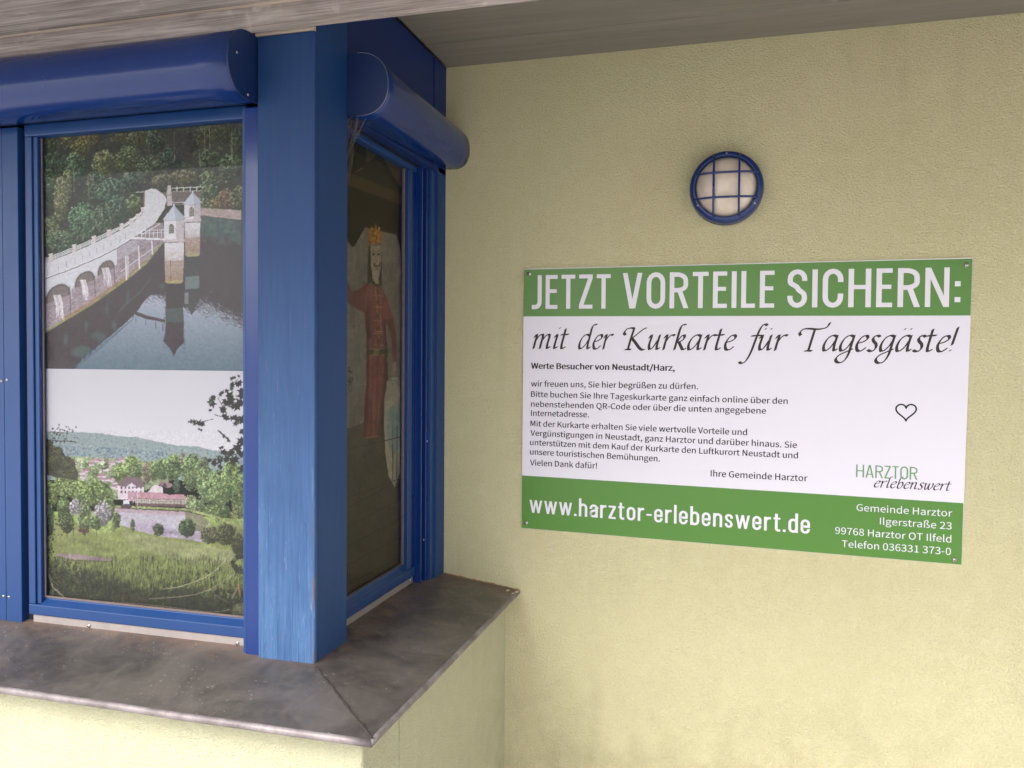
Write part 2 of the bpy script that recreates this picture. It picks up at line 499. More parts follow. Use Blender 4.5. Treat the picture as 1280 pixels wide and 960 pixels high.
# chipped mortar flakes at the wall end of the ledge
bm = bmesh.new()
for i in range(46):
    t = random.random()
    x = -0.245 + t * 0.243; z = ZI + (x - XB) / (0 - XB) * (ZE - ZI)
    s = random.uniform(.002, .006)
    ctr = Vector((x, -0.003 - random.random() * .006, z + .001))
    bmesh.ops.create_icosphere(bm, subdivisions=1, radius=s, matrix=Matrix.Translation(ctr) @ Matrix.Diagonal((random.uniform(.8, 2), random.uniform(.4, 1), random.uniform(.25, .6), 1)))
link_bm('mortar_crumbs', bm, simple('ochre_mortar', lin(176, 140, 108), 0.95, 0, 0.4, 120, 0.2, 0.3), ledge)['kind'] = 'stuff'
bm = bmesh.new()
for (x, y, r) in [(-.004, -.03, .010), (-.010, -.05, .007), (-.03, -.035, .009)]:
    bmesh.ops.create_icosphere(bm, subdivisions=2, radius=r, matrix=Matrix.Translation((x, y, ZE + (-x) / -XB * (ZI - ZE) * 1 + .001)) @ Matrix.Diagonal((.6, 1, .16, 1)))
link_bm('paint_chips', bm, simple('cream_paint_chip', lin(205, 196, 160), 0.9), ledge)

# ------------------------------------------------------------------ blue corner post
post = thing('corner_post', 'square blue wooden corner post, paint flaking at its foot on the ledge', 'post', (XB - .07, -0.73, ZO - .15))
def post_piece(name, x0, x1, y0, y1, z0, z1, mat, parent, bev=.003):
    bm = bm_box(bmesh.new(), x0, x1, y0, y1, z0, z1, bev, 2)
    return link_bm(name, bm, mat, parent)
post_piece('front_board', XB - 0.1394, XB, YP, YP + 0.012, ZO - 0.153, ZO + 1.209, POSTM, post)
# side face: narrow edge strip, groove, wide board
SIDEM = blue_wood('shaded_blue_wood', lin(15, 53, 102), lin(23, 63, 112), 0.2)
post_piece('edge_strip', XB - 0.13, XB - .0004, YP + 0.0121, YP + .0160, ZO - 0.153, ZO + 1.4030, SIDEM, post, .0008)
post_piece('side_board', XB - 0.13, XB - .0004, YP + 0.0172, YP + 0.1515, ZO - 0.150, ZO + 1.4030, SIDEM, post, .0015)
post_piece('core', XB - 0.1370, XB - .004, YP + 0.0125, YP + 0.1500, ZO - 0.149, ZO + 1.402, DARKM, post, 0)
box('timber_shim', XB - 0.142, XB - .002, YP - 0.004, YP + 0.010, ZO + 1.2095, ZO + 1.222, CHAMF, post, .001)

# ------------------------------------------------------------------ roof timbers
soff = thing('roof_soffit', 'dark grey stained timber soffit boards against the top of the house wall', 'soffit', (1.2, -0.4, ZO + 1.41))
ys = [-0.0005, -0.186, -0.50, -0.8160]
for i in range(3):
    o = box('board', XB + .004, 3.6, ys[i + 1] + .0022, ys[i], ZO + 1.404 + (0.0, .001, .0)[i], ZO + 1.426, SOFFM, soff, .0012)
beam = thing('roof_beam', 'long pale weathered timber beam above the windows, resting on the blue post', 'beam', (0.6, -0.86, ZO + 1.23))
bm = bmesh.new()
loft('beam_body', [[(x, -0.83, ZO + 1.2125), (x, -0.828, ZO + 1.2105), (x, -0.8165, ZO + 1.2105), (x, -0.8165, ZO + 1.40), (x, -0.83, ZO + 1.40)] for x in np.linspace(XLEFT - .3, 3.6, 30)], BEAMM, beam)
ov = thing('roof_overhang', 'pale weathered timber overhang boards in front of the beam at the top left', 'roof overhang', (0.6, -1.3, ZO + 1.27))
yy = [-0.829, -1.02, -1.21, -1.40, -1.59, -1.78]
for i in range(5):
    y1, y0 = yy[i], yy[i + 1]
    z0 = ZO + 1.264
    box('board', XLEFT - .3, 3.6, y0 + .001, y1 - (.004 if i == 0 else .001), z0 + (.001 if i % 2 else 0), z0 + .02, BEAMM, ov, .0015)
box('lit_edge_strip', XLEFT - .3, 3.6, -0.8338, -0.8305, ZO + 1.2590, ZO + 1.2700, CHAMF, ov, .0008)  # pale strip: the lit edge of the board joint, put in as colour
box('eaves_board', XLEFT - .3, 3.6, -1.81, -1.782, ZO + 1.235, ZO + 1.44, BEAMM, ov, .002)
box('roof_deck', XLEFT - .3, 3.6, -1.79, 0.3, ZO + 1.445, ZO + 1.50, SOFFM, ov, 0)

# blue timber panel above the side box, between post and wall
pan = thing('blue_fascia_panel', 'dark blue timber panel above the side shutter box under the soffit', 'panel', (XB - .02, -0.33, ZO + 1.25))
box('panel_board', XB - .03, XB - .002, -0.6465, -0.103, ZO + 1.075, ZO + 1.4035, PANELM, pan, .0012)
box('corner_trim', XB - .03, XB, -0.100, -0.0006, ZO + 1.075, ZO + 1.4035, PANELM, pan, .0012)
box('backing', XB - .05, XB - .031, -0.66, -0.0006, ZO + 1.07, ZO + 1.41, DARKM, pan, 0)
# unseen dark block added behind the windows to stop light
core = box('bay_light_blocker', XLEFT, XB - 0.075, -0.722, -0.0007, ZO - 0.16, ZO + 1.40, DARKM, None, 0)
tag(core, 'added dark block in the bay stopping light behind the printed window sheets', 'light blocker')

# ------------------------------------------------------------------ shutter boxes
def dprofile(prot, z0, z1, n=22):
    """(outward, z) ring: flat back, short flat top, rounded belly"""
    zc = (z0 + z1) / 2; h = (z1 - z0) / 2
    pts = [(-0.006, z0 + .002), (-0.006, z1 - .002), (0.012, z1)]
    for k in range(n + 1):
        a = math.pi / 2 - math.pi * k / n
        c, s = math.cos(a), math.sin(a)
        pts.append((0.025 + (prot - 0.025) * (abs(c) ** 0.85), zc - 0.004 * c + h * (abs(s) ** 0.9) * (1 if s > 0 else -1)))
    pts.append((0.012, z0 + .0005))
    return pts
fb = thing('roller_shutter_box', 'long glossy blue rounded shutter box above the window with the lake photos', 'shutter box', (-1.2, -0.85, ZO + 1.14))
def fsec(x, g=0.0):
    return [(x, -0.80 - o * (1 + g), z + (0 if not g else (z - (ZO + 1.14)) * g)) for o, z in dprofile(0.102, ZO + 1.066, ZO + 1.209)]
o = loft('casing', [fsec(x) for x in np.linspace(XLEFT, -0.3925, 24)], BLUE, fb, True, True, True)
loft('end_cap', [fsec(-0.3920, .012), fsec(-0.3880, .012)], BLUE_CAP, fb)
screw((-0.3879, -0.872, ZO + 1.150), (1, 0, 0), .0022, fb)
screw((-0.3879, -0.832, ZO + 1.075), (1, 0, 0), .0025, fb)
sb = thing('roller_shutter_box', 'short dull blue rounded shutter box above the side window beside the wall', 'shutter box', (-0.2, -0.33, ZO + 1.14))
def ssec(y, g=0.0):
    t = (y + 0.65) / 0.65
    pr = 0.101 - 0.024 * t; z0 = 1.070 + 0.024 * t; z1 = 1.211 + 0.004 * t
    return [(XB + o * (1 + g), y, z + (z - (ZO + 1.14)) * g) for o, z in dprofile(pr, ZO + z0, ZO + z1)]
loft('casing', [ssec(y) for y in np.linspace(-0.6485, -0.001, 16)], BLUE, sb, True, True, True)
loft('end_cap', [ssec(-0.6530, .012), ssec(-0.6490, .012)], BLUE_CAP, sb)
# thin bright rim of the casing edge on the side box cap
rim = [(x, y - .0010, z) for x, y, z in ssec(-0.6530, .018)][3:-1]
loft('cap_rim', tube_pts(rim, .0007, 6), simple('bare_aluminium_rim', lin(150, 150, 165), 0.4, 0.6), sb)

# ------------------------------------------------------------------ print painter
class Art:
    """a printed sheet painted into an array; coordinates are those of the artwork"""
    def __init__(s, x0, y0, x1, y1, k=3):
        s.x0, s.y0, s.k = x0, y0, k
        s.w, s.h = int((x1 - x0) * k), int((y1 - y0) * k)
        s.a = np.zeros((s.h, s.w, 3), np.float32)
        yy, xx = np.mgrid[0:s.h, 0:s.w]
        s.X = (xx + .5) / k + x0; s.Y = (yy + .5) / k + y0
    def mask(s, pts):
        P = np.array(pts, float)
        i0 = max(int((P[:, 0].min() - s.x0) * s.k) - 1, 0); i1 = min(int((P[:, 0].max() - s.x0) * s.k) + 2, s.w)
        j0 = max(int((P[:, 1].min() - s.y0) * s.k) - 1, 0); j1 = min(int((P[:, 1].max() - s.y0) * s.k) + 2, s.h)
        if i1 <= i0 or j1 <= j0: return None
        X = s.X[j0:j1, i0:i1]; Y = s.Y[j0:j1, i0:i1]
        m = np.zeros(X.shape, bool)
        n = len(P)
        for i in range(n):
            xa, ya = P[i]; xb, yb = P[(i + 1) % n]
            if ya == yb: continue
            c = ((ya > Y) != (yb > Y)) & (X < (xb - xa) * (Y - ya) / (yb - ya) + xa)
            m ^= c
        return (slice(j0, j1), slice(i0, i1)), m
    def poly(s, pts, c, a=1.0, c2=None, jit=0.0):
        r = s.mask(pts)
        if r is None: return
        sl, m = r
        c = np.array(c, np.float32) / 255
        if c2 is not None:
            Y = s.Y[sl]; ya = min(p[1] for p in pts); yb = max(p[1] for p in pts)
            t = np.clip((Y - ya) / max(yb - ya, 1e-6), 0, 1)[..., None]
            cc = c * (1 - t) + np.array(c2, np.float32) / 255 * t
        else: cc = np.broadcast_to(c, m.shape + (3,))
        if jit: cc = cc + rng.normal(0, jit / 255, m.shape)[..., None]
        v = s.a[sl]
        v[m] = v[m] * (1 - a) + cc[m] * a
    def ell(s, cx, cy, rx, ry, c, a=1.0, n=18):
        s.poly([(cx + rx * math.cos(2 * math.pi * k / n), cy + ry * math.sin(2 * math.pi * k / n)) for k in range(n)], c, a)
    def line(s, pts, wd, c, a=1.0):
        for (xa, ya), (xb, yb) in zip(pts[:-1], pts[1:]):
            L = math.hypot(xb - xa, yb - ya) or 1
            nx, ny = -(yb - ya) / L * wd / 2, (xb - xa) / L * wd / 2
            ex, ey = (xb - xa) / L * wd * .2, (yb - ya) / L * wd * .2
            s.poly([(xa + nx - ex, ya + ny - ey), (xb + nx + ex, yb + ny + ey), (xb - nx + ex, yb - ny + ey), (xa - nx - ex, ya - ny - ey)], c, a)
    def dab(s, x, y, r, c, a=.9):
        n = 7
        ph = random.random() * 6
        s.poly([(x + r * random.uniform(.5, 1.25) * math.cos(ph + 2 * math.pi * k / n), y + r * random.uniform(.45, 1.05) * math.sin(ph + 2 * math.pi * k / n)) for k in range(n)], c, a)
    def crown(s, cx, cy, rx, ry, base, n=None, r=1.6, light=1.35, dark=.5, haze=0.0):
        """a tree crown: dark underlay, mid clumps, light dabs towards the upper left"""
        n = n or int(rx * ry * .9) + 14
        m = 18
        s.poly([(cx + rx * random.uniform(.82, 1.04) * math.cos(2 * math.pi * k / m), cy + ry * random.uniform(.82, 1.04) * math.sin(2 * math.pi * k / m)) for k in range(m)], [v * (dark + .12) for v in base])
        for i in range(n):
            a = random.random() * 6.283; q = math.sqrt(random.random())
            dx, dy = q * math.cos(a), q * math.sin(a)
            t = -.55 * dx - .75 * dy
            f = dark + (light - dark) * min(max(.5 + .42 * t + random.gauss(0, .22), 0), 1)
            tw = random.uniform(-8, 8)
            s.dab(cx + dx * rx, cy + dy * ry, r * random.uniform(.5, 1.15), [base[0] * f + tw, base[1] * f, base[2] * f - tw * .5])
    def speck(s, pts, n, r, cols, a=.85):
        P = np.array(pts, float)
        x0, y0 = P.min(0); x1, y1 = P.max(0)
        got = 0; tries = 0
        while got < n and tries < n * 8:
            tries += 1
            x = random.uniform(x0, x1); y = random.uniform(y0, y1)
            ins = False
            for i in range(len(pts)):
                xa, ya = pts[i]; xb, yb = pts[(i + 1) % len(pts)]
                if (ya > y) != (yb > y) and x < (xb - xa) * (y - ya) / (yb - ya) + xa: ins = not ins
            if ins:
                c = random.choice(cols); v = random.gauss(0, 7)
                s.dab(x, y, r * random.uniform(.5, 1.2), [c[0] + v, c[1] + v, c[2] + v], a); got += 1
    def leaf(s, x, y, r, c, ang=None):
        ang = random.random() * 6.28 if ang is None else ang
        rad = [1, .42, .8, .38, .62, .34, .25, .34, .62, .38, .8, .42]
        s.poly([(x + r * q * random.uniform(.85, 1.15) * math.cos(ang + i * math.pi / 6), y + r * q * random.uniform(.85, 1.15) * math.sin(ang + i * math.pi / 6)) for i, q in enumerate(rad)], c)

def fuzz(art, cell, seed=0, ax=1.0):
    """smooth random field on the artwork, about -1..1, features of the given size"""
    g = np.random.default_rng(seed)
    nx, ny = int(art.w / (cell * art.k)) + 3, int(art.h / (cell * art.k * ax)) + 3
    R = g.normal(0, .6, (ny, nx)).astype(np.float32)
    fx = np.arange(art.w) / (cell * art.k); fy = np.arange(art.h) / (cell * art.k * ax)
    ix, iy = fx.astype(int), fy.astype(int); tx = (fx - ix)[None]; ty = (fy - iy)[:, None]
    tx = tx * tx * (3 - 2 * tx); ty = ty * ty * (3 - 2 * ty)
    a, b, c, d = R[np.ix_(iy, ix)], R[np.ix_(iy, ix + 1)], R[np.ix_(iy + 1, ix)], R[np.ix_(iy + 1, ix + 1)]
    return (a * (1 - tx) + b * tx) * (1 - ty) + (c * (1 - tx) + d * tx) * ty
def foliage_noise(art, amt, seed, up=1.0, wt=1.0):
    """leafy grain where the print is green or dark woodland"""
    a = art.a; g = np.clip((a[..., 1] - np.maximum(a[..., 0] * .92, a[..., 2] * 1.02)) * 14 + .15, 0, 1)
    n = fuzz(art, 1.0, seed) * .5 + fuzz(art, 1.9, seed + 1) * .6 + fuzz(art, 4.2, seed + 2, up) * .55 + fuzz(art, 11, seed + 3) * .4
    m = (1 + amt * n * g * wt)[..., None]
    art.a = np.clip(a * m, 0, 1)
def sheet(name, art, Hm, axis, plane, u0, u1, z0, z1, nu, nv, mat, parent, back):
    """the printed sheet: a thin slab whose front carries the print"""
    Hm = np.array(Hm + [1.0]).reshape(3, 3)
    u = np.linspace(u0, u1, nu); z = np.linspace(z0, z1, nv)
    Ug, Zg = np.meshgrid(u, z)
    p = np.stack([Ug, Zg, np.ones_like(Ug)], -1) @ Hm.T
    ax = p[..., 0] / p[..., 2]; ay = p[..., 1] / p[..., 2]
    A = art.a
    A = (A[0:art.h // 2 * 2:2, 0:art.w // 2 * 2:2] + A[1:art.h // 2 * 2:2, 0:art.w // 2 * 2:2] + A[0:art.h // 2 * 2:2, 1:art.w // 2 * 2:2] + A[1:art.h // 2 * 2:2, 1:art.w // 2 * 2:2]) / 4
    i = np.clip((ax - art.x0) * art.k / 2, 0, A.shape[1] - 1).astype(int); j = np.clip((ay - art.y0) * art.k / 2, 0, A.shape[0] - 1).astype(int)
    col = np.clip(A[j, i], 0, 1)
    col = np.where(col <= .04045, col / 12.92, ((col + .055) / 1.055) ** 2.4)
    rgba = np.concatenate([col, np.ones(col.shape[:2] + (1,))], -1).astype(np.float32).reshape(-1, 4)
    wav = 0.0004 * np.sin(Ug * 9 + Zg * 5)
    if axis == 'y': V = np.stack([Ug, np.full_like(Ug, plane) + wav, Zg], -1).reshape(-1, 3)
    else: V = np.stack([np.full_like(Ug, plane) + wav, Ug, Zg], -1).reshape(-1, 3)
    nf = (nu - 1) * (nv - 1)
    a = (np.arange(nv - 1)[:, None] * nu + np.arange(nu - 1)[None]).reshape(-1)
    Fq = np.stack([a, a + 1, a + 1 + nu, a + nu], -1)
    me = bpy.data.meshes.new(name)
    me.vertices.add(len(V)); me.vertices.foreach_set('co', V.reshape(-1))
    me.loops.add(nf * 4); me.loops.foreach_set('vertex_index', Fq.reshape(-1))
    me.polygons.add(nf); me.polygons.foreach_set('loop_start', np.arange(nf) * 4); me.polygons.foreach_set('loop_total', np.full(nf, 4))
    me.update(calc_edges=True)
    ca = me.color_attributes.new('print', 'FLOAT_COLOR', 'POINT')
    ca.data.foreach_set('color', rgba.reshape(-1))
    o = link_me(name, me, mat, parent, True)
    return o

# ------------------------------------------------------------------ lake photo (upper sheet)
HF = [452.3479, -5.9968333, 537.17331, -63.908669, -577.22813, 1368.7459, -0.15046188, -0.015777368]
HS = [344.90785, -4.1602809, 531.49051, 168.46855, -400.44989, 1087.4148, 0.37183884, -0.010945491]
def zt(x0, y0, k): return lambda *p: [(x0 + a * k, y0 + b * k) for a, b in p]
zA, zB, zC, zD = zt(40, 225, .1302), zt(170, 225, .1302), zt(40, 340, .1302), zt(170, 340, .1302)
A = Art(36, 138, 316, 470)
GREENS = [(78, 92, 74), (96, 108, 84), (64, 76, 66), (112, 120, 88), (88, 104, 92), (122, 118, 82)]
A.poly([(30, 130), (320, 130), (320, 480), (30, 480)], (62, 60, 56))
A.speck([(36, 140), (316, 140), (316, 280), (36, 345)], 2600, 2.2, [(58, 60, 52), (72, 74, 60), (84, 84, 62), (50, 52, 48), (66, 74, 66)])
for (x, y, rx, ry, c) in [(62, 178, 12, 14, (84, 92, 66)), (88, 172, 13, 12, (110, 104, 60)), (112, 172, 13, 13, (120, 102, 62)), (100, 186, 12, 12, (112, 104, 62)), (150, 165, 15, 12, (104, 96, 64)), (172, 172, 14, 14, (92, 92, 64)),
        (195, 175, 12, 18, (70, 82, 66)), (215, 198, 15, 14, (66, 82, 72)), (240, 178, 10, 14, (60, 60, 54)), (255, 170, 12, 14, (84, 84, 60)), (280, 165, 13, 15, (80, 80, 58)), (296, 178, 9, 18, (82, 84, 66)), (262, 200, 14, 13, (78, 90, 68)), (288, 210, 15, 18, (84, 98, 76)),
        (70, 205, 16, 15, (76, 92, 74)), (94, 210, 13, 20, (84, 106, 84)), (130, 205, 15, 18, (118, 120, 80)), (160, 200, 16, 18, (96, 100, 70)), (186, 210, 16, 16, (84, 92, 72)), (60, 235, 10, 24, (84, 102, 76)), (76, 250, 9, 30, (128, 128, 84)), (84, 232, 6, 24, (120, 122, 82)),
        (120, 232, 12, 18, (84, 100, 84)), (140, 240, 18, 18, (82, 104, 88)), (165, 228, 14, 14, (80, 96, 80)), (104, 275, 19, 22, (92, 124, 94)), (62, 290, 12, 20, (110, 118, 84)), (80, 302, 20, 14, (84, 104, 80)), (132, 272, 16, 20, (86, 98, 78)), (148, 262, 14, 18, (82, 104, 88)), (124, 290, 10, 10, (84, 92, 78)),
        (168, 254, 10, 11, (112, 124, 84)), (230, 222, 18, 10, (112, 102, 72)), (205, 226, 16, 8, (100, 92, 74)), (262, 226, 14, 12, (92, 104, 76))]:
    A.crown(x, y, rx, ry, c, None, 1.5, 1.4, .5)
for x, ya, yb in [(218, 166, 200), (256, 158, 196), (262, 156, 186), (290, 168, 205), (92, 210, 240), (110, 216, 246), (250, 190, 208)]:
    A.line([(x, ya), (x + 1, yb)], .8, (142, 132, 104), .8)
A.poly([(205, 170), (238, 168), (240, 205), (222, 200)], (56, 50, 50), .5)
# far bank, parapet, road wall
A.poly(zB((200, 120), (660, 105), (650, 230), (300, 250)), (112, 100, 98))
A.speck(zB((300, 130), (660, 115), (650, 220), (300, 240)), 160, 1.2, [(96, 86, 84), (128, 114, 108), (106, 96, 90)])
A.line(zB((0, 120), (80, 112)), 1.0, (190, 184, 180)); A.line(zB((350, 80), (655, 66)), 1.0, (196, 194, 186)); A.line(zB((350, 112), (655, 100)), .7, (170, 168, 160))
for x in range(395, 660, 64): A.line(zB((x, 66), (x, 110)), 1.1, (208, 206, 200))
for (x, y, rx, ry, c) in [(256, 254, 9, 13, (106, 122, 88)), (270, 252, 11, 13, (142, 120, 84)), (285, 250, 12, 15, (132, 104, 82)), (298, 248, 10, 16, (112, 112, 80)), (262, 240, 11, 10, (96, 110, 80))]:
    A.crown(x, y, rx, ry, c, None, 1.3)
# water
A.poly([(36, 400), (205, 290), (250, 262), (320, 268), (320, 480), (36, 480)], (84, 76, 80), 1, (74, 64, 70))
A.poly(zB((625, 345), (1010, 395), (1010, 640), (900, 560), (625, 540)), (86, 100, 98), .8)
A.speck(zB((625, 360), (1000, 400), (1000, 640), (625, 600)), 90, 4, [(88, 104, 100), (80, 84, 84), (92, 110, 104)], .35)
A.poly(zB((622, 270), (1010, 290), (1010, 385), (622, 340)), (170, 150, 148))
A.speck(zB((622, 280), (1010, 295), (1010, 378), (622, 335)), 120, 1, [(188, 168, 166), (150, 132, 130), (172, 156, 150)])
# sky mirrored in the lake
A.poly([(89, 466), (104, 448), (128, 428), (150, 410), (166, 395), (172.6, 388), (179, 377), (187, 370), (196, 371), (206.5, 377), (229, 383), (240, 393), (247, 386), (256, 379), (265, 383), (274, 388), (285, 392), (293, 400), (303, 403), (320, 408), (320, 480), (89, 480)], (164, 164, 180), 1, (84, 100, 112))
for i in range(900):
    t = random.random(); x = 232 + t * 72; y = 382 + 22 * max(0, (x - 255) / 50) + random.gauss(0, 5)
    A.line([(x, y), (x + random.uniform(1, 3), y + random.uniform(.6, 2))], .7, random.choice([(104, 102, 108), (150, 152, 166), (80, 76, 80)]), .7)
for i in range(320):
    x = random.uniform(180, 206); y = 371 + random.gauss(0, 4)
    A.line([(x, y), (x + 2, y + 1)], .6, random.choice([(104, 102, 112), (176, 176, 190)]), .7)
for i in range(500):
    x = random.uniform(120, 305); y = random.uniform(405, 460)
    A.line([(x, y), (x + random.uniform(2, 8), y + random.uniform(0, .7))], .4, random.choice([(110, 122, 134), (146, 152, 168), (96, 110, 122)]), .35)
A.poly([(36, 470), (36, 405), (80, 400), (160, 352), (200, 320), (206, 345), (206, 368), (187, 369), (172.6, 386), (150, 408), (120, 433), (88, 463), (88, 475)], (76, 66, 70), .96)
for (x, y, rx, ry) in [(82, 425, 4, 9), (108, 406, 2, 6), (134, 385, 2, 8), (160, 372, 2.5, 9), (142, 406, 6, 8), (125, 420, 12, 6), (202, 360, 5, 3), (102, 440, 18, 8)]:
    for q in range(5): A.ell(x + random.gauss(0, 1), y + random.gauss(0, 2), rx * random.uniform(.4, .9), ry * random.uniform(.5, 1), (84, 100, 98), .22)
A.line([(190, 345), (176, 365), (160, 378), (148, 390)], 1, (100, 112, 112), .6)
A.line(zD((0, 395), (90, 430), (275, 472)), 4.2, (82, 70, 76))
for x in (0, 95, 188, 260): A.line([(170 + x * .13, 396 + x * .035), (170 + x * .13, 402 + x * .045)], .8, (70, 74, 84))
A.line([(92, 462), (128, 433), (167, 398)], .6, (74, 84, 94)); A.line([(88, 463), (124, 434), (164, 401)], .5, (74, 84, 94))
for t in np.linspace(0, 1, 12): A.line([(92 + 74 * t, 460 - 63 * t), (93 + 74 * t, 455.5 - 63 * t)], 1.0, (62, 66, 74))
# tower reflections
A.poly([(231, 320), (250, 320), (250, 375), (240.5, 392), (231, 380)], (78, 76, 78))
A.poly([(232, 346), (249, 345), (249, 360), (232, 362)], (116, 128, 128), .8); A.poly([(231, 366), (236, 365), (236, 380), (231, 380)], (132, 138, 140), .7)
A.poly([(206.8, 340), (230, 340), (230, 372), (229, 384), (230, 404), (229.5, 420), (231, 427), (222, 436), (218.5, 442), (217.3, 447), (216, 441), (212, 435), (204, 426), (206.5, 418), (207.5, 404), (207, 385)], (74, 64, 68))
A.poly([(207.5, 386), (229, 385), (229, 402), (207.5, 403)], (82, 94, 94), .7)
for i in range(60):
    y = random.uniform(378, 440); xx = random.choice([206.5, 230]); A.line([(xx - 1.5, y), (xx + 1.5, y + .6)], .6, (90, 84, 92), .6)
# dam face
A.poly([(36, 352), (51, 349), (89.5, 335), (124.6, 320), (146, 309), (164, 298), (206, 296), (205, 303), (200, 308), (183, 329), (170, 338), (160, 348.5), (136, 366), (110, 384), (76.5, 404), (53.7, 418), (36, 428)], (158, 142, 150))
A.speck([(52, 370), (160, 315), (200, 300), (180, 328), (136, 362), (76, 400), (54, 412)], 420, 1.3, [(142, 124, 132), (172, 156, 164), (128, 112, 118), (160, 146, 156)], .6)
for k in range(7):
    o = 6 + k * 6
    A.line([(52, 368 + o), (90, 348 + o * .9), (130, 328 + o * .7), (165, 308 + o * .55), (200, 298 + o * .12)], .45, (112, 96, 102), .6)
A.line([(54, 417), (76.5, 403), (110, 383), (136, 365.3), (160, 347.7), (183, 328.5), (203, 303)], 2.4, (136, 134, 92))
A.line([(78, 399.5), (110, 380), (136, 362), (160, 344.5), (182, 326)], 2.8, (158, 116, 88), .75)
A.line([(150, 340), (170, 326), (190, 311)], 1.1, (202, 192, 200)); A.line([(148, 336), (170, 318), (190, 304)], .7, (120, 104, 108))
A.poly([(36, 356), (51, 351), (89.5, 337), (124.6, 322), (146, 311), (146, 330), (144, 333), (121, 344), (118, 352), (93, 357), (88, 366), (58, 380), (52, 392), (36, 398)], (206, 200, 210))
for cx, cy, rx, ry, tl in [(72.5, 371, 15.5, 15.5, -.32), (106, 352, 12.5, 12.5, -.35), (132.5, 337, 10.5, 11, -.4)]:
    for col, sc in (((190, 182, 190), 1.14), ((104, 94, 94), 1.0), ((122, 108, 108), .82)):
        top = [(cx + rx * sc * math.cos(a), cy - ry * sc * math.sin(a) + tl * rx * math.cos(a)) for a in np.linspace(0, math.pi, 16)]
        A.poly(top + [(cx - rx * sc, cy + 7 - tl * rx), (cx + rx * sc, cy + 7 + tl * rx)], col, 1 if sc < 1.1 else .6)
    A.poly([(cx - rx, cy + 4 - tl * rx), (cx + rx, cy + 2 + tl * rx), (cx + rx, cy + 12 + tl * rx), (cx - rx, cy + 14 - tl * rx)], (152, 134, 142))
    for q in range(16):
        x = cx + random.uniform(-3, 6); A.line([(x - 3, cy - 2), (x, cy + 8), (x + random.uniform(-1, 2), cy + random.uniform(12, 28) * ry / 14)], random.uniform(.6, 1.3), (218, 208, 216), .7)
for x, ya, yb in [(87.5, 358, 392), (118.5, 345, 371), (143, 331, 356)]: A.line([(x, ya), (x + .8, yb)], 1, (108, 92, 98))
for x, ya, yb in [(157, 318, 350), (173.5, 308, 336), (190, 301, 318)]: A.line([(x, ya), (x + 1, yb)], 1.6, (220, 212, 220))
A.line([(160, 320), (160, 346)], 2.2, (205, 194, 202), .8)
A.poly([(146, 311), (164, 299.5), (172, 300), (172, 312), (146, 326)], (172, 160, 170)); A.speck([(146, 313), (164, 300), (172, 300), (172, 312), (146, 325)], 40, 1, [(150, 138, 148), (186, 176, 186)])
# road on the crown
road = [(36, 337), (51, 330), (66, 325), (95, 314), (120, 303), (138, 294), (155, 286), (166, 278), (176, 270), (181, 262), (181, 239), (188, 236), (196, 236.5), (205, 243), (208.5, 250), (206, 261), (194, 279), (180, 289), (164, 299), (146, 310), (124.6, 321), (89.5, 336), (51, 350), (36, 355)]
A.poly(road, (206, 200, 208)); A.speck(road, 260, 1.4, [(214, 208, 216), (196, 190, 198), (204, 196, 200)], .5)
A.line([(36, 355.5), (51, 350.5), (89.5, 336.5), (124.6, 321.5), (146, 310.5), (164, 299.5)], 1.0, (112, 100, 98))
A.line([(51, 349), (89.5, 335), (124.6, 320), (146, 309), (164, 298)], .8, (224, 218, 226))
A.line([(184, 240), (198, 242), (200, 256), (186, 276)], .6, (186, 176, 182), .8)
for x, y in [(60, 337), (73, 332), (83, 327), (94, 323), (103, 319), (112, 315), (121, 310), (130, 306), (139, 301), (150, 297), (157, 292)]: A.line([(x, y), (x, y + 7)], .45, (140, 142, 156), .8)
A.line([(181, 239), (180.5, 262)], 1.4, (150, 120, 120))
A.poly(zB((305, 55), (338, 55), (342, 120), (350, 240), (300, 250), (295, 130)), (184, 174, 176)); A.line(zB((282, 145), (350, 145)), 1, (150, 140, 142))
A.line(zB((350, 215), (470, 215)), .8, (200, 196, 204))
# railing with posts
rl = [(50, 331), (66, 325), (95, 313.5), (120, 302.5), (138, 293.5), (155, 285), (166, 277), (177, 268)]
for dy in (-1.4, -3.2, -5.2): A.line([(x, y + dy * (1 - max(0, (x - 120)) / 140)) for x, y in rl], .95, (230, 226, 230))
for t in np.linspace(50, 176, 46):
    y = np.interp(t, [p[0] for p in rl], [p[1] for p in rl]); A.line([(t, y), (t, y - 5.4 * (1 - max(0, (t - 120)) / 140))], .55, (206, 202, 206))
for (x, y), h in zip([(63.4, 327), (92.7, 315.5), (117, 304.5), (136, 296), (152, 287.5), (164, 280), (173, 273), (179, 265)], (10, 10, 9.5, 9, 8, 7, 6, 6)):
    A.poly([(x - 2.2, y - h + 1), (x + 2.2, y - h), (x + 2.2, y), (x - 2.2, y + 1)], (206, 190, 190)); A.line([(x - 2.8, y - h + 1), (x + 2.8, y - h)], 1.1, (222, 212, 212))
# footbridge
A.poly([(165, 298), (178, 292), (193, 279), (204, 278), (206, 298)], (146, 130, 136)); A.line([(176, 294), (200, 280)], .8, (222, 216, 224))
A.line([(164, 297.5), (206, 299.3)], 2.2, (222, 217, 224))
for dy in (-6, -9.5): A.line([(172 if dy > -8 else 178, 296 + dy + 2), (206, 296.5 + dy)], .7, (222, 218, 226))
for x in range(172, 207, 5): A.line([(x, 297), (x, 289 - (x - 172) * .05)], .7, (222, 218, 226))
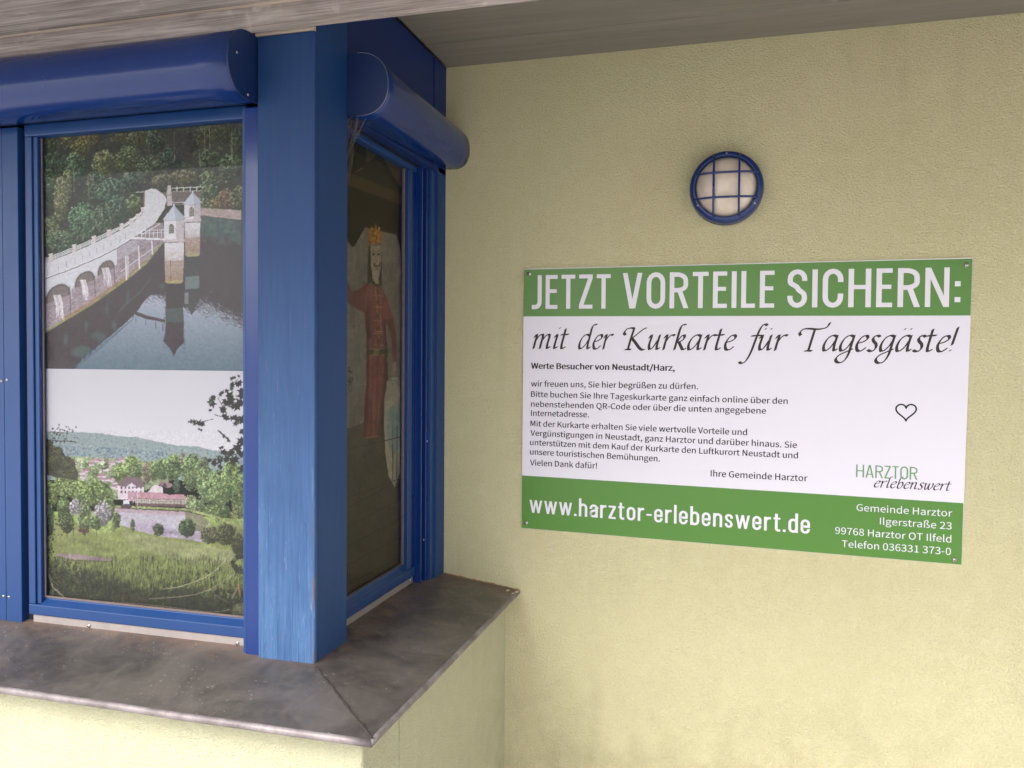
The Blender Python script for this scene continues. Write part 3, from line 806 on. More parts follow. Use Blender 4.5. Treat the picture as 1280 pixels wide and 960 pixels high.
# towers
def tower(xl, xr, yr, yl, yb, apx, apy, eave, wx, wy):
    w_ = xr - xl
    A.poly([(xl - .3, eave), (xr + .3, eave - 1), (xr + .3, yl), (xl - .3, yl)], (214, 206, 212))
    A.poly([(xl + w_ * .6, eave), (xr + .3, eave - 1), (xr + .3, yl), (xl + w_ * .6, yl)], (176, 162, 170), .7)
    A.speck([(xl + w_ * .55, eave + 1), (xr, eave), (xr, yl), (xl + w_ * .55, yl)], 40, .9, [(150, 134, 142), (196, 184, 192)], .7)
    A.poly([(xl, yl), (xr, yl), (xr - .6, yb - 2), (xr - 4, yb), (xl + 4, yb + .6), (xl + .5, yb - 1.5)], (212, 206, 214), 1, (150, 128, 122))
    ym = yl + (yb - yl) * .45
    A.poly([(xl + .3, ym), (xr - .3, ym - 1), (xr - .6, yb - 4), (xl + .5, yb - 3)], (166, 142, 140), .85, (150, 122, 104))
    A.poly([(xl + .5, yb - 3.6), (xr - .6, yb - 4), (xr - 4, yb), (xl + 4, yb + .6)], (160, 148, 108))
    A.speck([(xl + 1, yl + 1), (xr - 1, yl + 1), (xr - 1, ym), (xl + 1, ym)], 30, 1.3, [(196, 188, 200), (222, 216, 224)], .5)
    A.speck([(xl + 1, ym), (xr - 1, ym), (xr - 1, yb - 3), (xl + 1, yb - 3)], 50, 1.2, [(150, 126, 124), (180, 156, 152)], .5)
    A.poly([(xl - 1, yl - 3.4), (xr + 1, yl - 4.2), (xr + 1, yl - .6), (xl - 1, yl + .4)], (196, 180, 186)); A.line([(xl - .6, yl + .5), (xr + .6, yl - .6)], .9, (120, 104, 108))
    A.poly([(xl - 2, eave + 1), (apx, apy), (xr + 2, eave - 1), (xr - 3, eave + 1), (xl + 4, eave + 2.2)], (192, 192, 206))
    A.poly([(apx, apy), (xr + 2, eave - 1), (xr - 3, eave + 1), (apx + 2, eave + 1.5)], (168, 168, 184), .8)
    A.line([(xl - 2, eave + 1.2), (xl + 4, eave + 2.6), (xr - 3, eave + 1.4), (xr + 2, eave - .6)], .6, (146, 142, 152))
    A.ell(apx, apy, 1, 1.4, (206, 206, 214))
    A.poly([(wx - 2.7, wy + 6), (wx - 2.7, wy - 3), (wx - 1, wy - 5.6), (wx + 1, wy - 5.6), (wx + 2.9, wy - 3), (wx + 2.9, wy + 5.6)], (98, 92, 86))
    for q in (-1, 1): A.line([(wx + q, wy - 4), (wx + q, wy + 5)], .4, (190, 186, 180), .8)
    for q in (-2, 1, 4): A.line([(wx - 2.5, wy + q), (wx + 2.5, wy + q)], .4, (190, 186, 180), .7)
tower(231, 250.6, 0, 278, 320.5, 241.3, 240, 254, 239.7, 264.7)
tower(205.8, 230, 0, 303, 354.3, 217.5, 256, 273.5, 214.3, 286)
A.line([(213.4, 326), (213.6, 350)], .6, (96, 72, 66))
A.poly([(36, 455), (53, 460), (30, 480)], (84, 76, 80))
foliage_noise(A, .27, 5)
stone = np.clip((A.a[..., 0] - A.a[..., 1]) * 18, 0, 1) * (A.a[..., 0] > .42)
A.a = A.a * (1 + stone * (fuzz(A, .8, 41) * .07 + fuzz(A, 2.6, 42, .5) * .07))[..., None]
A.a = np.clip((A.a - .055) / .92, 0, 1)  # haze of the glass is painted into the print, thinned here
A.a += (fuzz(A, 2.5, 31) * .018)[..., None]
gA = np.clip((A.a[..., 1] - A.a[..., 2] * 1.0) * 10, 0, 1)[..., None] * (A.Y < 345)[..., None]
A.a = A.a * (1 + gA * (np.array([1.04, 1.04, 1.02], np.float32) - 1))
A.a = A.a * (1 - .35 * gA) + A.a.mean(-1, keepdims=True) * np.array([1.02, 1.06, .90], np.float32) * .35 * gA
A.a = A.a * .97 + .03 * np.array([.80, .78, .84], np.float32)
A.a += rng.normal(0, .006, A.a.shape[:2]).astype(np.float32)[..., None]

# ------------------------------------------------------------------ village photo (lower sheet)
zE, zF, z4, z7, zL = zt(40, 520, .1302), zt(170, 520, .1302), zt(0, 460, .2656), zt(40, 620, .2109), zt(200, 460, .1042)
B = Art(36, 452, 316, 800)
B.poly([(30, 440), (320, 440), (320, 575), (30, 575)], (214, 204, 216), 1, (218, 208, 218))
hill = [(36, 545), (62, 541), (85, 539.5), (118, 541), (157, 546), (170, 546), (196, 552), (222, 557), (248, 558), (261, 562), (290, 566), (316, 568), (316, 600), (36, 600)]
B.poly(hill, (146, 156, 160))
B.speck(hill, 1500, 1.5, [(132, 148, 152), (152, 164, 162), (116, 132, 144), (162, 174, 168), (138, 154, 144)])
B.speck([(60, 556), (150, 560), (215, 566), (215, 585), (60, 580)], 420, 1.6, [(100, 118, 146), (92, 110, 132), (124, 138, 150)])
vil = [(80, 570), (130, 572), (200, 578), (215, 600), (150, 625), (110, 620), (85, 600)]
B.poly(vil, (140, 148, 112))
B.speck(vil, 260, 2, [(128, 144, 100), (156, 164, 122), (112, 128, 96), (150, 150, 130)])
for i in range(60):
    x = random.uniform(92, 158); y = random.uniform(573, 612)
    if y > 600 and x < 115: continue
    c = random.choice([(178, 132, 150), (188, 150, 164), (168, 118, 138), (158, 116, 134)]); w_ = random.uniform(2.5, 5)
    B.poly([(x - w_, y + 1.4), (x - w_ * .5, y - 1.6), (x + w_ * .7, y - 1.4), (x + w_, y + 1.6)], c); B.poly([(x - w_ * .8, y + 1.4), (x + w_ * .8, y + 1.6), (x + w_ * .8, y + 3.6), (x - w_ * .8, y + 3.4)], (214, 196, 206))
for (x, y, rx, ry, c) in [(105, 580, 6, 4, (142, 158, 116)), (118, 590, 6, 6, (140, 152, 106)), (130, 582, 6, 5, (150, 164, 122)), (118, 600, 7, 5, (132, 142, 98)), (150, 592, 9, 12, (140, 154, 92)), (165, 583, 12, 14, (136, 152, 92)), (172, 590, 6, 10, (112, 128, 84)), (184, 590, 6, 14, (146, 130, 108)), (192, 588, 6, 14, (120, 134, 86)),
        (203, 586, 9, 14, (112, 130, 84)), (217, 584, 11, 17, (118, 136, 86)), (228, 574, 4, 9, (130, 122, 108)), (240, 590, 14, 24, (118, 136, 90)), (255, 578, 7, 8, (120, 130, 100)), (258, 606, 12, 24, (128, 144, 96)), (274, 612, 14, 26, (126, 144, 90)), (290, 600, 14, 26, (120, 138, 84)), (300, 620, 12, 34, (116, 132, 80)),
        (238, 628, 11, 9, (136, 146, 106)), (270, 640, 18, 12, (112, 126, 78)), (296, 655, 12, 22, (116, 120, 72)), (221, 608, 4, 9, (80, 96, 74)), (247, 632, 10, 9, (122, 134, 92))]:
    B.crown(x, y, rx, ry, c, None, 1.4, 1.35, .55)
# manor, long half-timbered house
B.poly(zE((820, 660), (1075, 660), (1075, 800), (830, 800)), (222, 202, 214))
B.poly([(146, 606.5), (157, 595.5), (175.5, 597), (182, 608.5), (168, 610), (164, 603.5), (158, 609)], (122, 94, 104))
B.poly([(157, 609.5), (164.5, 603.2), (172, 609)], (222, 204, 216))
for y in (609.5, 615): 
    for x in (152, 157, 161.5, 166, 171, 176): B.poly([(x - .9, y - 1.6), (x + .9, y - 1.6), (x + .9, y + 1.6), (x - .9, y + 1.6)], (104, 84, 100))
B.poly([(160, 614), (182, 616), (182, 628), (160, 626)], (190, 140, 158)); B.speck([(160, 615), (182, 617), (182, 630), (156, 630)], 40, 1.1, [(214, 190, 200), (150, 110, 124), (176, 160, 150)])
B.poly(zF((110, 730), (150, 680), (190, 662), (235, 672), (255, 690), (255, 745)), (216, 200, 204))
B.poly(zF((215, 640), (270, 625), (350, 650), (350, 680), (300, 690), (240, 672)), (150, 116, 122)); B.poly(zF((255, 660), (275, 640), (300, 682), (258, 680)), (70, 56, 60))
B.poly(zF((-10, 728), (240, 735), (310, 755), (455, 750), (480, 805), (-10, 792)), (188, 136, 150))
B.poly(zF((-5, 790), (476, 805), (476, 862), (-5, 850)), (196, 182, 176))
for x in np.linspace(10, 466, 34): B.line(zF((x, 793 + x * .03), (x, 850 + x * .02)), .5, (110, 92, 86))
B.line(zF((-5, 812), (474, 826)), .45, (116, 98, 90)); B.poly(zF((-5, 835), (476, 848), (476, 875), (-5, 862)), (112, 80, 84)); B.line(zF((-5, 792), (476, 806)), .7, (116, 86, 92))
B.line([(172, 612), (172, 634)], .6, (226, 214, 222))
# meadow, pond
B.poly([(36, 640), (145, 638), (316, 650), (316, 800), (36, 800)], (150, 164, 92), 1, (132, 148, 74))
B.line([(143, 633), (180, 634.5), (231, 637), (262, 644), (285, 652)], 3, (146, 152, 96))
pond = [(143, 635), (180, 637), (231, 639.5), (252, 644), (262, 652), (262, 664), (252, 678), (236, 674), (204, 671), (170, 664), (152, 658), (143, 650)]
B.poly(pond, (184, 170, 184), 1, (196, 188, 204))
B.poly([(231, 640), (252, 644), (262, 652), (256, 664), (244, 664), (232, 655)], (128, 122, 88), .85); B.poly([(143, 635), (231, 639.5), (231, 644), (143, 640)], (178, 138, 148), .6)
for i in range(120):
    y = random.uniform(640, 672); x = random.uniform(150, 245); B.line([(x, y), (x + 4, y)], .35, random.choice([(206, 198, 212), (170, 158, 170)]), .4)
B.poly([(151, 633), (153, 629), (163, 629), (165, 634), (163, 636), (153, 636)], (84, 66, 76)); B.poly([(154, 625), (162, 625), (162, 630), (154, 630)], (214, 204, 214))
B.poly([(150, 656), (170, 663), (204, 671), (250, 679), (316, 690), (316, 760), (36, 760), (36, 660), (120, 652)], (158, 172, 96), 1, (130, 150, 70))
for i in range(2600):
    y = random.uniform(664, 742); x = random.uniform(54, 304); t = (y - 664) / 78
    c = random.choice([(168, 184, 104), (136, 158, 76), (150, 168, 90), (118, 140, 68), (176, 182, 118)])
    B.line([(x, y), (x + random.uniform(-.8, .8), y - 1.2 - 4 * t)], .5, [v * (1.03 - .22 * t) for v in c], .5)
B.poly([(150, 664), (204, 673), (300, 690), (280, 706), (230, 702), (170, 686)], (172, 180, 122), .6)
for t in np.linspace(0, 1, 22): B.line([(70 + 118 * t, 670 + 8 * math.sin(t * 3)), (70 + 118 * t, 674 + 8 * math.sin(t * 3))], .5, (112, 104, 80))
for (x, y, rx, ry, c) in [(58, 618, 16, 18, (126, 140, 82)), (84, 606, 18, 16, (132, 146, 88)), (100, 614, 14, 14, (124, 138, 82)), (122, 618, 19, 18, (124, 140, 80)), (136, 634, 8, 16, (112, 128, 78)), (60, 650, 8, 22, (96, 110, 74)), (80, 636, 9, 16, (104, 120, 70)), (84, 654, 9, 13, (98, 112, 66)), (106, 646, 9, 22, (128, 136, 92)), (94, 634, 7, 10, (176, 164, 170)),
        (128, 642, 11, 16, (172, 160, 166)), (119, 654, 7, 9, (104, 122, 74)), (146, 650, 5, 11, (112, 124, 84)), (198, 662, 7, 8, (100, 116, 78)), (234, 660, 10.5, 12, (84, 98, 64)), (166, 656, 2.6, 8, (122, 134, 100)), (262, 668, 12, 12, (120, 124, 84)), (282, 668, 14, 14, (104, 110, 66)), (298, 680, 10, 14, (92, 98, 56))]:
    B.crown(x, y, rx, ry, c, None, 1.5, 1.35, .5)
for x, y, h in [(92, 660, 10), (107, 662, 9), (121, 660, 10), (84, 662, 12), (143, 656, 8), (66, 660, 16)]: B.line([(x, y), (x, y + h)], .9, (92, 82, 62))
B.poly([(98, 661), (110, 661), (110, 666), (98, 665)], (106, 70, 66))
ex = np.interp(B.X, [36, 100, 150, 185, 210, 228, 250, 285, 316], [700, 701, 716, 730, 724, 722, 730, 736, 730])
dk = np.clip((B.Y - ex + fuzz(B, 1.0, 71, 6) * 5 + fuzz(B, 5, 72) * 5) / 16, 0, 1)[..., None] * .92
B.a = B.a * (1 - dk) + dk * np.array([60, 64, 43], np.float32) / 255
for i in range(2600):
    x = random.uniform(50, 304); y = random.uniform(700, 775); e = 8 * math.sin(x * .05) + 5
    c = random.choice([(70, 78, 46), (92, 106, 56), (48, 52, 38), (112, 128, 66), (58, 62, 46)])
    k = 1.2 if y < 715 + e else .78
    B.line([(x, y), (x + random.uniform(-1.2, 1.2), y - random.uniform(3, 9))], .6, [v * k for v in c], .75)
B.speck([(54, 700), (100, 702), (130, 740), (120, 755), (56, 745)], 260, 1.7, [(88, 98, 66), (58, 60, 44), (104, 104, 72), (44, 46, 36)])
B.poly([(72, 691.5), (100, 693), (140, 698.5), (138, 701), (90, 699), (70, 694)], (172, 154, 148)); B.line([(70, 696), (90, 700.5), (138, 702)], .8, (96, 82, 76))
B.speck([(150, 742), (190, 752), (180, 756), (150, 752)], 30, 1.2, [(140, 78, 62), (120, 66, 50), (96, 60, 44)])
# dark slope and twigs at the left edge
B.poly([(36, 545), (60, 553), (75, 562), (90, 578), (98, 590), (97, 600), (72, 597), (52, 592), (36, 590)], (74, 70, 58))
B.speck([(50, 552), (74, 562), (96, 588), (94, 598), (70, 590), (50, 575)], 260, 1.6, [(96, 92, 60), (120, 118, 76), (64, 60, 50), (82, 76, 62)])
for (x, y, rx, ry) in [(58, 556, 9, 8), (70, 566, 10, 9), (84, 580, 11, 10), (64, 578, 14, 12), (90, 592, 8, 8)]: B.crown(x, y, rx, ry, (88, 86, 62), None, 1.4, 1.25, .6)
B.line([(52, 540), (66, 540), (80, 541)], .9, (52, 48, 46)); B.line([(52, 549), (72, 551), (94, 552)], .9, (52, 48, 46))
for i in range(50):
    x = random.choice([random.gauss(70, 9), random.gauss(84, 8)]); y = random.choice([540, 551, 546, 535 if x > 65 else 541]) + random.gauss(0, 2)
    if 52 < x < 97: B.leaf(x, y, random.uniform(1.2, 2.3), (58, 58, 48))
for i in range(34): B.leaf(random.gauss(74, 6), random.gauss(648, 14), random.uniform(1.5, 3), random.choice([(58, 56, 48), (70, 74, 50)]))
for i in range(22): B.leaf(random.gauss(64, 3), random.gauss(686, 8), random.uniform(1.5, 2.6), (56, 60, 44))
B.line([(58, 700), (60, 716), (66, 734), (84, 750)], 1.5, (176, 170, 138)); B.line([(58, 700), (64, 724), (72, 731)], .8, (140, 136, 104)); B.line([(56, 690), (58, 744)], 1.4, (44, 42, 34))
# hanging leaves at the right edge
D1, D2 = (54, 46, 46), (64, 70, 54)
for x, y, r in [(264, 503, 7.5), (268, 498, 5), (276, 491, 5), (283, 488, 5), (290, 484, 6), (298, 480, 6), (302, 490, 9), (288, 497, 8), (281, 503, 7), (278, 513, 7), (281, 521, 6), (290, 508, 9), (299, 506, 9), (294, 520, 7), (302, 524, 10), (296, 530, 7), (292, 472, 3), (289, 473, 2.5), (298, 470, 2.5), (262, 513, 3), (303, 540, 6),
        (248, 530, 6.5), (243, 528, 4), (253, 530, 5), (238, 527, 3), (250, 537, 3), (303, 552, 9), (297, 560, 9), (290, 566, 8), (280, 566, 7), (275, 573, 7), (268, 577, 6), (284, 575, 8), (294, 574, 9), (303, 568, 9), (262, 576, 4), (276, 584, 5), (274, 592, 3.5), (280, 545, 3.5), (285, 550, 3), (276, 560, 4), (303, 585, 7)]:
    for q in range(3): B.leaf(x + random.gauss(0, r * .25), y + random.gauss(0, r * .25), r * random.uniform(.7, 1.05), D1 if q else (D2 if random.random() < .5 else D1))
B.leaf(264, 503, 4, (84, 104, 60)); B.leaf(276, 572, 4, (80, 96, 66)); B.leaf(298, 528, 4, (70, 84, 62)); B.leaf(294, 610, 5, (104, 134, 80)); B.leaf(286, 614, 4, (92, 118, 72)); B.leaf(302, 608, 5, (66, 62, 50))
B.line([(268, 518), (276, 521)], .9, D1); B.line([(252, 527), (266, 524)], 1, D1); B.line([(273, 538), (288, 552)], 1.8, D1); B.line([(272, 497), (278, 508)], .7, D1); B.line([(291, 470), (290, 480), (297, 474)], .6, D1)
for x, y, r in [(290, 702, 6), (294, 710, 7), (298, 698, 7), (300, 715, 7), (288, 742, 4), (296, 738, 6), (300, 752, 7), (284, 752, 6), (270, 742, 5), (275, 755, 5), (264, 720, 3), (260, 716, 3)]:
    for q in range(2): B.leaf(x + random.gauss(0, 2), y + random.gauss(0, 2), r, random.choice([(52, 44, 36), (58, 62, 40)]))
B.line([(203.5, 736), (222, 734), (240, 728.6), (256, 722), (268, 714), (280, 702), (287, 693)], 1.2, (186, 190, 136)); B.line([(187, 748.5), (224, 746), (245, 743), (262, 737), (278, 727), (292, 718)], 1.0, (170, 166, 130))
B.line([(116, 751), (150, 753), (188, 756), (222, 760), (255, 764), (272, 765), (287, 762)], .8, (176, 166, 148)); B.line([(268, 743), (280, 750), (287, 754)], 1.0, (130, 118, 96)); B.line([(290, 748), (297, 735)], 2.2, (150, 140, 118)); B.line([(298, 730), (300, 745)], 2.5, (166, 138, 74))
B.poly([(292, 756), (306, 752), (306, 790), (284, 790)], (132, 136, 92), .7)
gz = np.clip((B.Y - 655 - 6 * np.sin(B.X * .06)) / 8, 0, 1)
lawn = np.clip((B.a[..., 1] - .52) * 12, 0, 1) * gz
foliage_noise(B, .30, 15, 1.0, 1 - .85 * lawn)
reed = (fuzz(B, .7, 51, 7.0) * .5 + fuzz(B, 1.2, 52, 5.0) * .5) * np.clip((B.Y - 668) / 40, 0, 1)
B.a = B.a * (1 + gz * (reed * .20 + fuzz(B, 14, 53, .4) * .10))[..., None]
B.a = B.a * (1 + (B.Y > 560) * (fuzz(B, .9, 54) * .07 + fuzz(B, 3, 55) * .06) + (B.Y > 538) * fuzz(B, 1.3, 56) * .05)[..., None]
dim = np.clip((B.Y - 600) / 80, 0, 1) * .04 + np.clip((B.Y - 715) / 40, 0, 1) * .16
B.a = B.a * (1 - dim)[..., None]
B.a = B.a * (1 - gz[..., None] * np.array([.10, .16, .10], np.float32))
lum = B.a.mean(-1, keepdims=True)
B.a = np.clip(B.a * .90 + lum * .10 - .01, 0, 1)
B.a = B.a * .97 + .03 * np.array([.82, .78, .84], np.float32)
B.a += rng.normal(0, .006, B.a.shape[:2]).astype(np.float32)[..., None]

# ------------------------------------------------------------------ crowned figure photo (side window)
s1, s2, s3, s4 = zt(430, 150, .15625), zt(430, 270, .15625), zt(430, 400, .15625), zt(430, 530, .15625)
K = 1.0
Cc = Art(392, 150, 516, 790)  # shade on the sheet is painted into these dark colours
Cc.poly([(380, 140), (520, 140), (520, 800), (380, 800)], (46, 34, 20), 1, (52, 44, 34))
Cc.poly([(392, 150), (520, 150), (520, 262), (392, 225)], (40, 34, 24))
Cc.poly(s1((175, 195), (480, 362), (480, 560), (470, 572), (292, 270), (180, 345)), (92, 86, 66))
Cc.poly(s1((120, 400), (290, 290), (440, 575), (130, 470)), (56, 52, 38)); Cc.poly(s1((240, 300), (290, 270), (490, 600), (440, 590), (285, 320)), (26, 20, 14))
Cc.poly(s1((-200, 340), (70, 430), (490, 600), (490, 690), (70, 535), (-200, 450)), (86, 72, 46)); Cc.poly(s1((25, 140), (170, 190), (170, 350), (80, 420), (25, 330)), (18, 14, 10)); Cc.line(s1((95, 415), (150, 385)), 1.4, (120, 112, 90))
for i in range(90):
    x = random.uniform(394, 510); y = random.uniform(240, 300); Cc.line([(x, y), (x, y + 20)], .7, random.choice([(58, 40, 22), (40, 28, 16), (66, 46, 24)]), .5)
Cc.poly(s2((-250, 190), (30, 190), (70, 250), (90, 240), (170, 90), (420, 150), (460, 300), (480, 420), (500, 600), (520, 1900), (-250, 1850)), (138, 132, 116), 1, (128, 124, 108))
Cc.poly(s2((-250, 200), (30, 200), (45, 500), (40, 1800), (-250, 1800)), (150, 138, 112), .7)
Cc.poly([(392, 520), (437, 536), (455, 528), (505, 540), (520, 560), (520, 800), (392, 800)], (92, 84, 66), 1, (70, 62, 48))
# brick courses low down
for k in range(9):
    y0 = 598 + k * 24
    Cc.line([(392, y0 + 60), (436, y0 + 36), (505, y0)], 1.3, (44, 40, 32), .8)
    for q in range(5):
        x = 396 + q * 26 + (k % 2) * 13; yy_ = y0 + (505 - x) * .52; Cc.line([(x, yy_), (x, yy_ + 14)], 1.1, (48, 42, 34), .6)
for i in range(160): Cc.ell(random.uniform(394, 510), random.uniform(570, 780), random.uniform(3, 10), random.uniform(1, 3), random.choice([(96, 86, 66), (64, 56, 44), (84, 70, 54)]), .18)
Cc.line(s4((-150, 250), (40, 200), (490, 98)), .8, (52, 50, 44)); Cc.line(s4((-150, 640), (40, 585), (490, 430)), .8, (44, 42, 38))
for x in (85, 130, 170, 210, 250, 300): Cc.line(s4((x, 190), (x, 640)), .45, (60, 58, 50), .7)
# figure: robe, sleeves, belt
RB = (138, 86, 82)
def fig(pts, c=RB, c2=None, a=1): Cc.poly(pts, c, a, c2)
fig(s2((-60, 420), (25, 500), (62, 602), (120, 590), (200, 530), (225, 600), (190, 790), (110, 745), (35, 692), (-40, 600)), (126, 78, 72))
fig(s2((200, 522), (300, 568), (340, 640), (372, 730), (405, 860), (420, 970), (390, 990), (352, 880), (335, 850), (335, 980), (184, 980), (170, 780), (185, 600)))
fig(s3((184, 0), (332, 0), (346, 235), (190, 235)), RB)
fig(s3((335, 0), (395, -10), (422, 130), (428, 335), (392, 345), (384, 150), (362, 70)), (122, 76, 70))
fig(s3((190, 275), (345, 275), (348, 480), (330, 620), (316, 935), (155, 948), (172, 600), (184, 480)), (136, 84, 78), (120, 72, 66))
fig(s3((300, 640), (330, 600), (320, 930), (268, 930)), (80, 74, 60))
for i in range(24):
    x = 175 + i * 6.4; Cc.line(s3((190 + i * 6, 285), (165 + i * 6.5, 930)), .5, random.choice([(118, 54, 46), (186, 108, 92)]), .35)
for i in range(26): y = 600 + i * 14; Cc.line(s2((190, y + 40), (330, y + 46)), .4, (128, 60, 50), .5)
Cc.poly(s3((188, 236), (348, 228), (350, 276), (190, 282)), (84, 84, 58)); Cc.line(s3((188, 236), (348, 228)), .6, (180, 170, 110)); Cc.line(s3((190, 282), (350, 276)), .6, (180, 170, 110)); Cc.poly(s3((242, 236), (285, 232), (285, 276), (242, 279)), (150, 140, 96), .6)
Cc.line(s3((347, 180), (350, 480)), 1.1, (44, 42, 34)); Cc.line(s3((352, 300), (345, 345)), .8, (170, 164, 140))
Cc.line(s2((255, 565), (285, 980)), .6, (186, 160, 100)); Cc.line(s2((290, 575), (300, 980)), .5, (186, 160, 100), .7)
for y in (600, 690, 800, 905): Cc.line(s2((240, y + 35), (320, y + 40)), .6, (190, 166, 106)); Cc.ell(*s2((272, y))[0], 1.6, 2.4, (96, 78, 50))
for y in (60, 170): Cc.line(s3((245, y + 30), (320, y + 33)), .6, (190, 166, 106)); Cc.ell(*s3((280, y))[0], 1.5, 2.2, (96, 78, 50))
Cc.line(s3((155, 945), (270, 930)), .7, (190, 160, 110))
Cc.poly(s3((398, 340), (422, 340), (418, 400), (412, 455), (380, 450), (390, 380)), (168, 150, 122))
# head, hair, moustache, crown
Cc.poly(s2((200, 235), (300, 235), (306, 330), (304, 560), (285, 545), (240, 470), (215, 520), (193, 560), (195, 380)), (62, 58, 44))
Cc.poly(s2((216, 235), (300, 238), (302, 350), (292, 450), (278, 500), (284, 545), (255, 540), (228, 505), (232, 480), (218, 400)), (182, 168, 140))
Cc.poly(s2((285, 250), (302, 245), (302, 360), (285, 470)), (120, 108, 88), .6)
Cc.poly(s2((203, 512), (228, 498), (262, 545), (300, 540), (300, 560), (262, 566), (225, 540)), (74, 82, 66))
for x in (240, 280): Cc.line(s2((x - 14, 288), (x, 276), (x + 13, 288)), .6, (70, 58, 44)); Cc.ell(*s2((x, 306))[0], 1.8, 1.4, (92, 80, 64)); Cc.ell(*s2((x, 306))[0], .8, 1.0, (34, 28, 24))
Cc.line(s2((262, 300), (268, 362), (256, 368)), .6, (130, 112, 88))
Cc.line(s2((243, 378), (250, 402), (266, 396), (284, 402), (288, 380)), 1.5, (44, 34, 26)); Cc.line(s2((256, 412), (275, 412)), 1.0, (140, 60, 50)); Cc.line(s2((254, 424), (266, 432), (278, 424)), .6, (110, 96, 76))
Cc.poly(s2((205, 225), (200, 150), (190, 90), (215, 120), (222, 75), (240, 110), (258, 50), (268, 108), (284, 85), (286, 140), (305, 120), (300, 180), (305, 235), (255, 215)), (176, 126, 40))
for i in range(70): Cc.ell(*s2((random.uniform(205, 300), random.uniform(90, 225)))[0], .9, 1.1, random.choice([(222, 172, 66), (120, 74, 28), (190, 90, 50), (230, 190, 90)]), .8)
# shield
Cc.poly(s3((345, 500), (380, 460), (425, 455), (452, 500), (455, 580), (475, 640), (490, 960), (490, 1100), (410, 1340), (360, 1250), (335, 1080), (322, 800), (322, 620), (342, 560)), (176, 174, 146))
Cc.poly(s3((345, 740), (380, 680), (440, 680), (465, 760), (470, 900), (440, 1050), (400, 1080), (365, 1000), (345, 850)), (130, 160, 152), .6)
for x in (385, 400, 425, 445): Cc.line(s3((x, 740), (x + 6, 930)), 1.1, (104, 140, 134), .7)
Cc.line(s3((370, 480), (420, 490), (452, 520), (455, 590)), .5, (70, 66, 56)); Cc.line(s4((395, 20), (392, 460)), .8, (40, 38, 34)); Cc.line(s4((428, 20), (425, 450)), .8, (40, 38, 34)); Cc.line(s4((325, 135), (490, 96)), .9, (30, 28, 26)); Cc.line(s4((370, 468), (480, 428)), .9, (30, 28, 26))
Cc.poly(s4((455, 130), (490, 125), (490, 230), (455, 236)), (60, 56, 54), .8); Cc.poly(s4((475, 255), (492, 250), (492, 335), (475, 340)), (40, 38, 38))
Cc.poly(s4((425, 470), (490, 425), (490, 620), (425, 600)), (36, 34, 36), .7)
for i in range(18): Cc.ell(*s3((random.gauss(52, 12), random.uniform(370, 540)))[0], 1.2, 1.6, (70, 66, 50), .8)
Cc.line(s3((38, 520), (45, 575), (65, 560), (62, 510)), .6, (70, 62, 44))
Cc.poly(s2((475, 395), (490, 395), (490, 730), (472, 730)), (188, 184, 170), .5)
# soft body shading that belongs to the photographed figure
for q in range(5):
    Cc.poly(s3((184, 0), (206 - q * 5, 0), (212 - q * 5, 235), (212 - q * 5, 600), (190 - q * 4, 940), (155, 948), (172, 600), (184, 480)), (60, 30, 26), .13)
    Cc.poly(s3((335, 0), (310 + q * 5, 0), (322 + q * 5, 235), (322 + q * 5, 480), (306 + q * 5, 620), (296 + q * 4, 930), (316, 935), (330, 620), (348, 480), (346, 235)), (50, 26, 22), .15)
    Cc.poly(s2((170, 780), (190 + q * 6, 700), (205 + q * 6, 980), (184, 980)), (60, 30, 26), .12)
Cc.poly(s3((225, 600), (262, 600), (258, 800), (228, 800)), (198, 140, 130), .25)
Cc.a = Cc.a * (1 + fuzz(Cc, .8, 61) * .10 + fuzz(Cc, 3, 62, 2) * .08 + fuzz(Cc, 12, 63, 2) * .08)[..., None] * np.array([1.0, .94, .97], np.float32)
Cc.a += rng.normal(0, .008, Cc.a.shape[:2]).astype(np.float32)[..., None]

# ------------------------------------------------------------------ front window
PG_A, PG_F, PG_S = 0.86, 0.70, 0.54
win = thing('window', 'blue framed window with the lake and village photo sheets behind its glass', 'window', (-0.745, -0.76, ZO - 0.12))
xl, xr = -1.056, -0.4365          # outer edges of the frame
yf = -0.765
rail = box('bottom_rail', xl, xr, yf, yf + .05, ZO - .1250, ZO - .0985, BLUE_FRAME, win, .003, 3)
# sloped inner bevel of the bottom rail up to the glass
loft('glazing_bead', [[(x, yf + .003, ZO - .0990), (x, yf + .018, ZO - .0890), (x, yf + .019, ZO - .0850), (x, yf + .04, ZO - .0850), (x, yf + .04, ZO - .0990)] for x in (xl + .034, xr - .012)], BLUE_FRAME, win)
box('seal', xl + .032, xr - .012, yf + .0170, yf + .0194, ZO - .0845, ZO - .0800, RUBBER, win, .0005)
box('top_rail', xl, xr, yf, yf + .05, ZO + 1.0480, ZO + 1.0780, BLUE_FRAME, win, .003, 3)
for nm, x0, x1, yo in (('stile', xl, xl + .0200, .0015), ('stile', xl + .0210, xl + .0335, .006), ('stile', xr - .0115, xr, .004)):
    box(nm, x0, x1, yf + yo, yf + .049, ZO - .0980, ZO + 1.0475, BLUE_FRAME, win, .0018)
box('seal', xl + .0338, xl + .0372, yf + .0160, yf + .0200, ZO - .0840, ZO + 1.0470, RUBBER, win, .0006)
for (x0, x1, z0, z1, y0) in ((xl + .010, xr - .004, ZO - .15, ZO - .1255, -0.7600),):
    fl = box('flashing', x0, x1, y0, y0 + .004, z0, z1 + .001, FLASH, win, .0004)
screw((-0.879, -0.7602, ZO - .1385), (0, -1, 0), .0042, win)
screw((-0.466, -0.7602, ZO - .1395), (0, -1, 0), .0042, win, .2)
gp = box('glass_pane', xl + .0345, xr - .0122, -0.7462, -0.7422, ZO - .0840, ZO + 1.0474, PANE, win, 0)
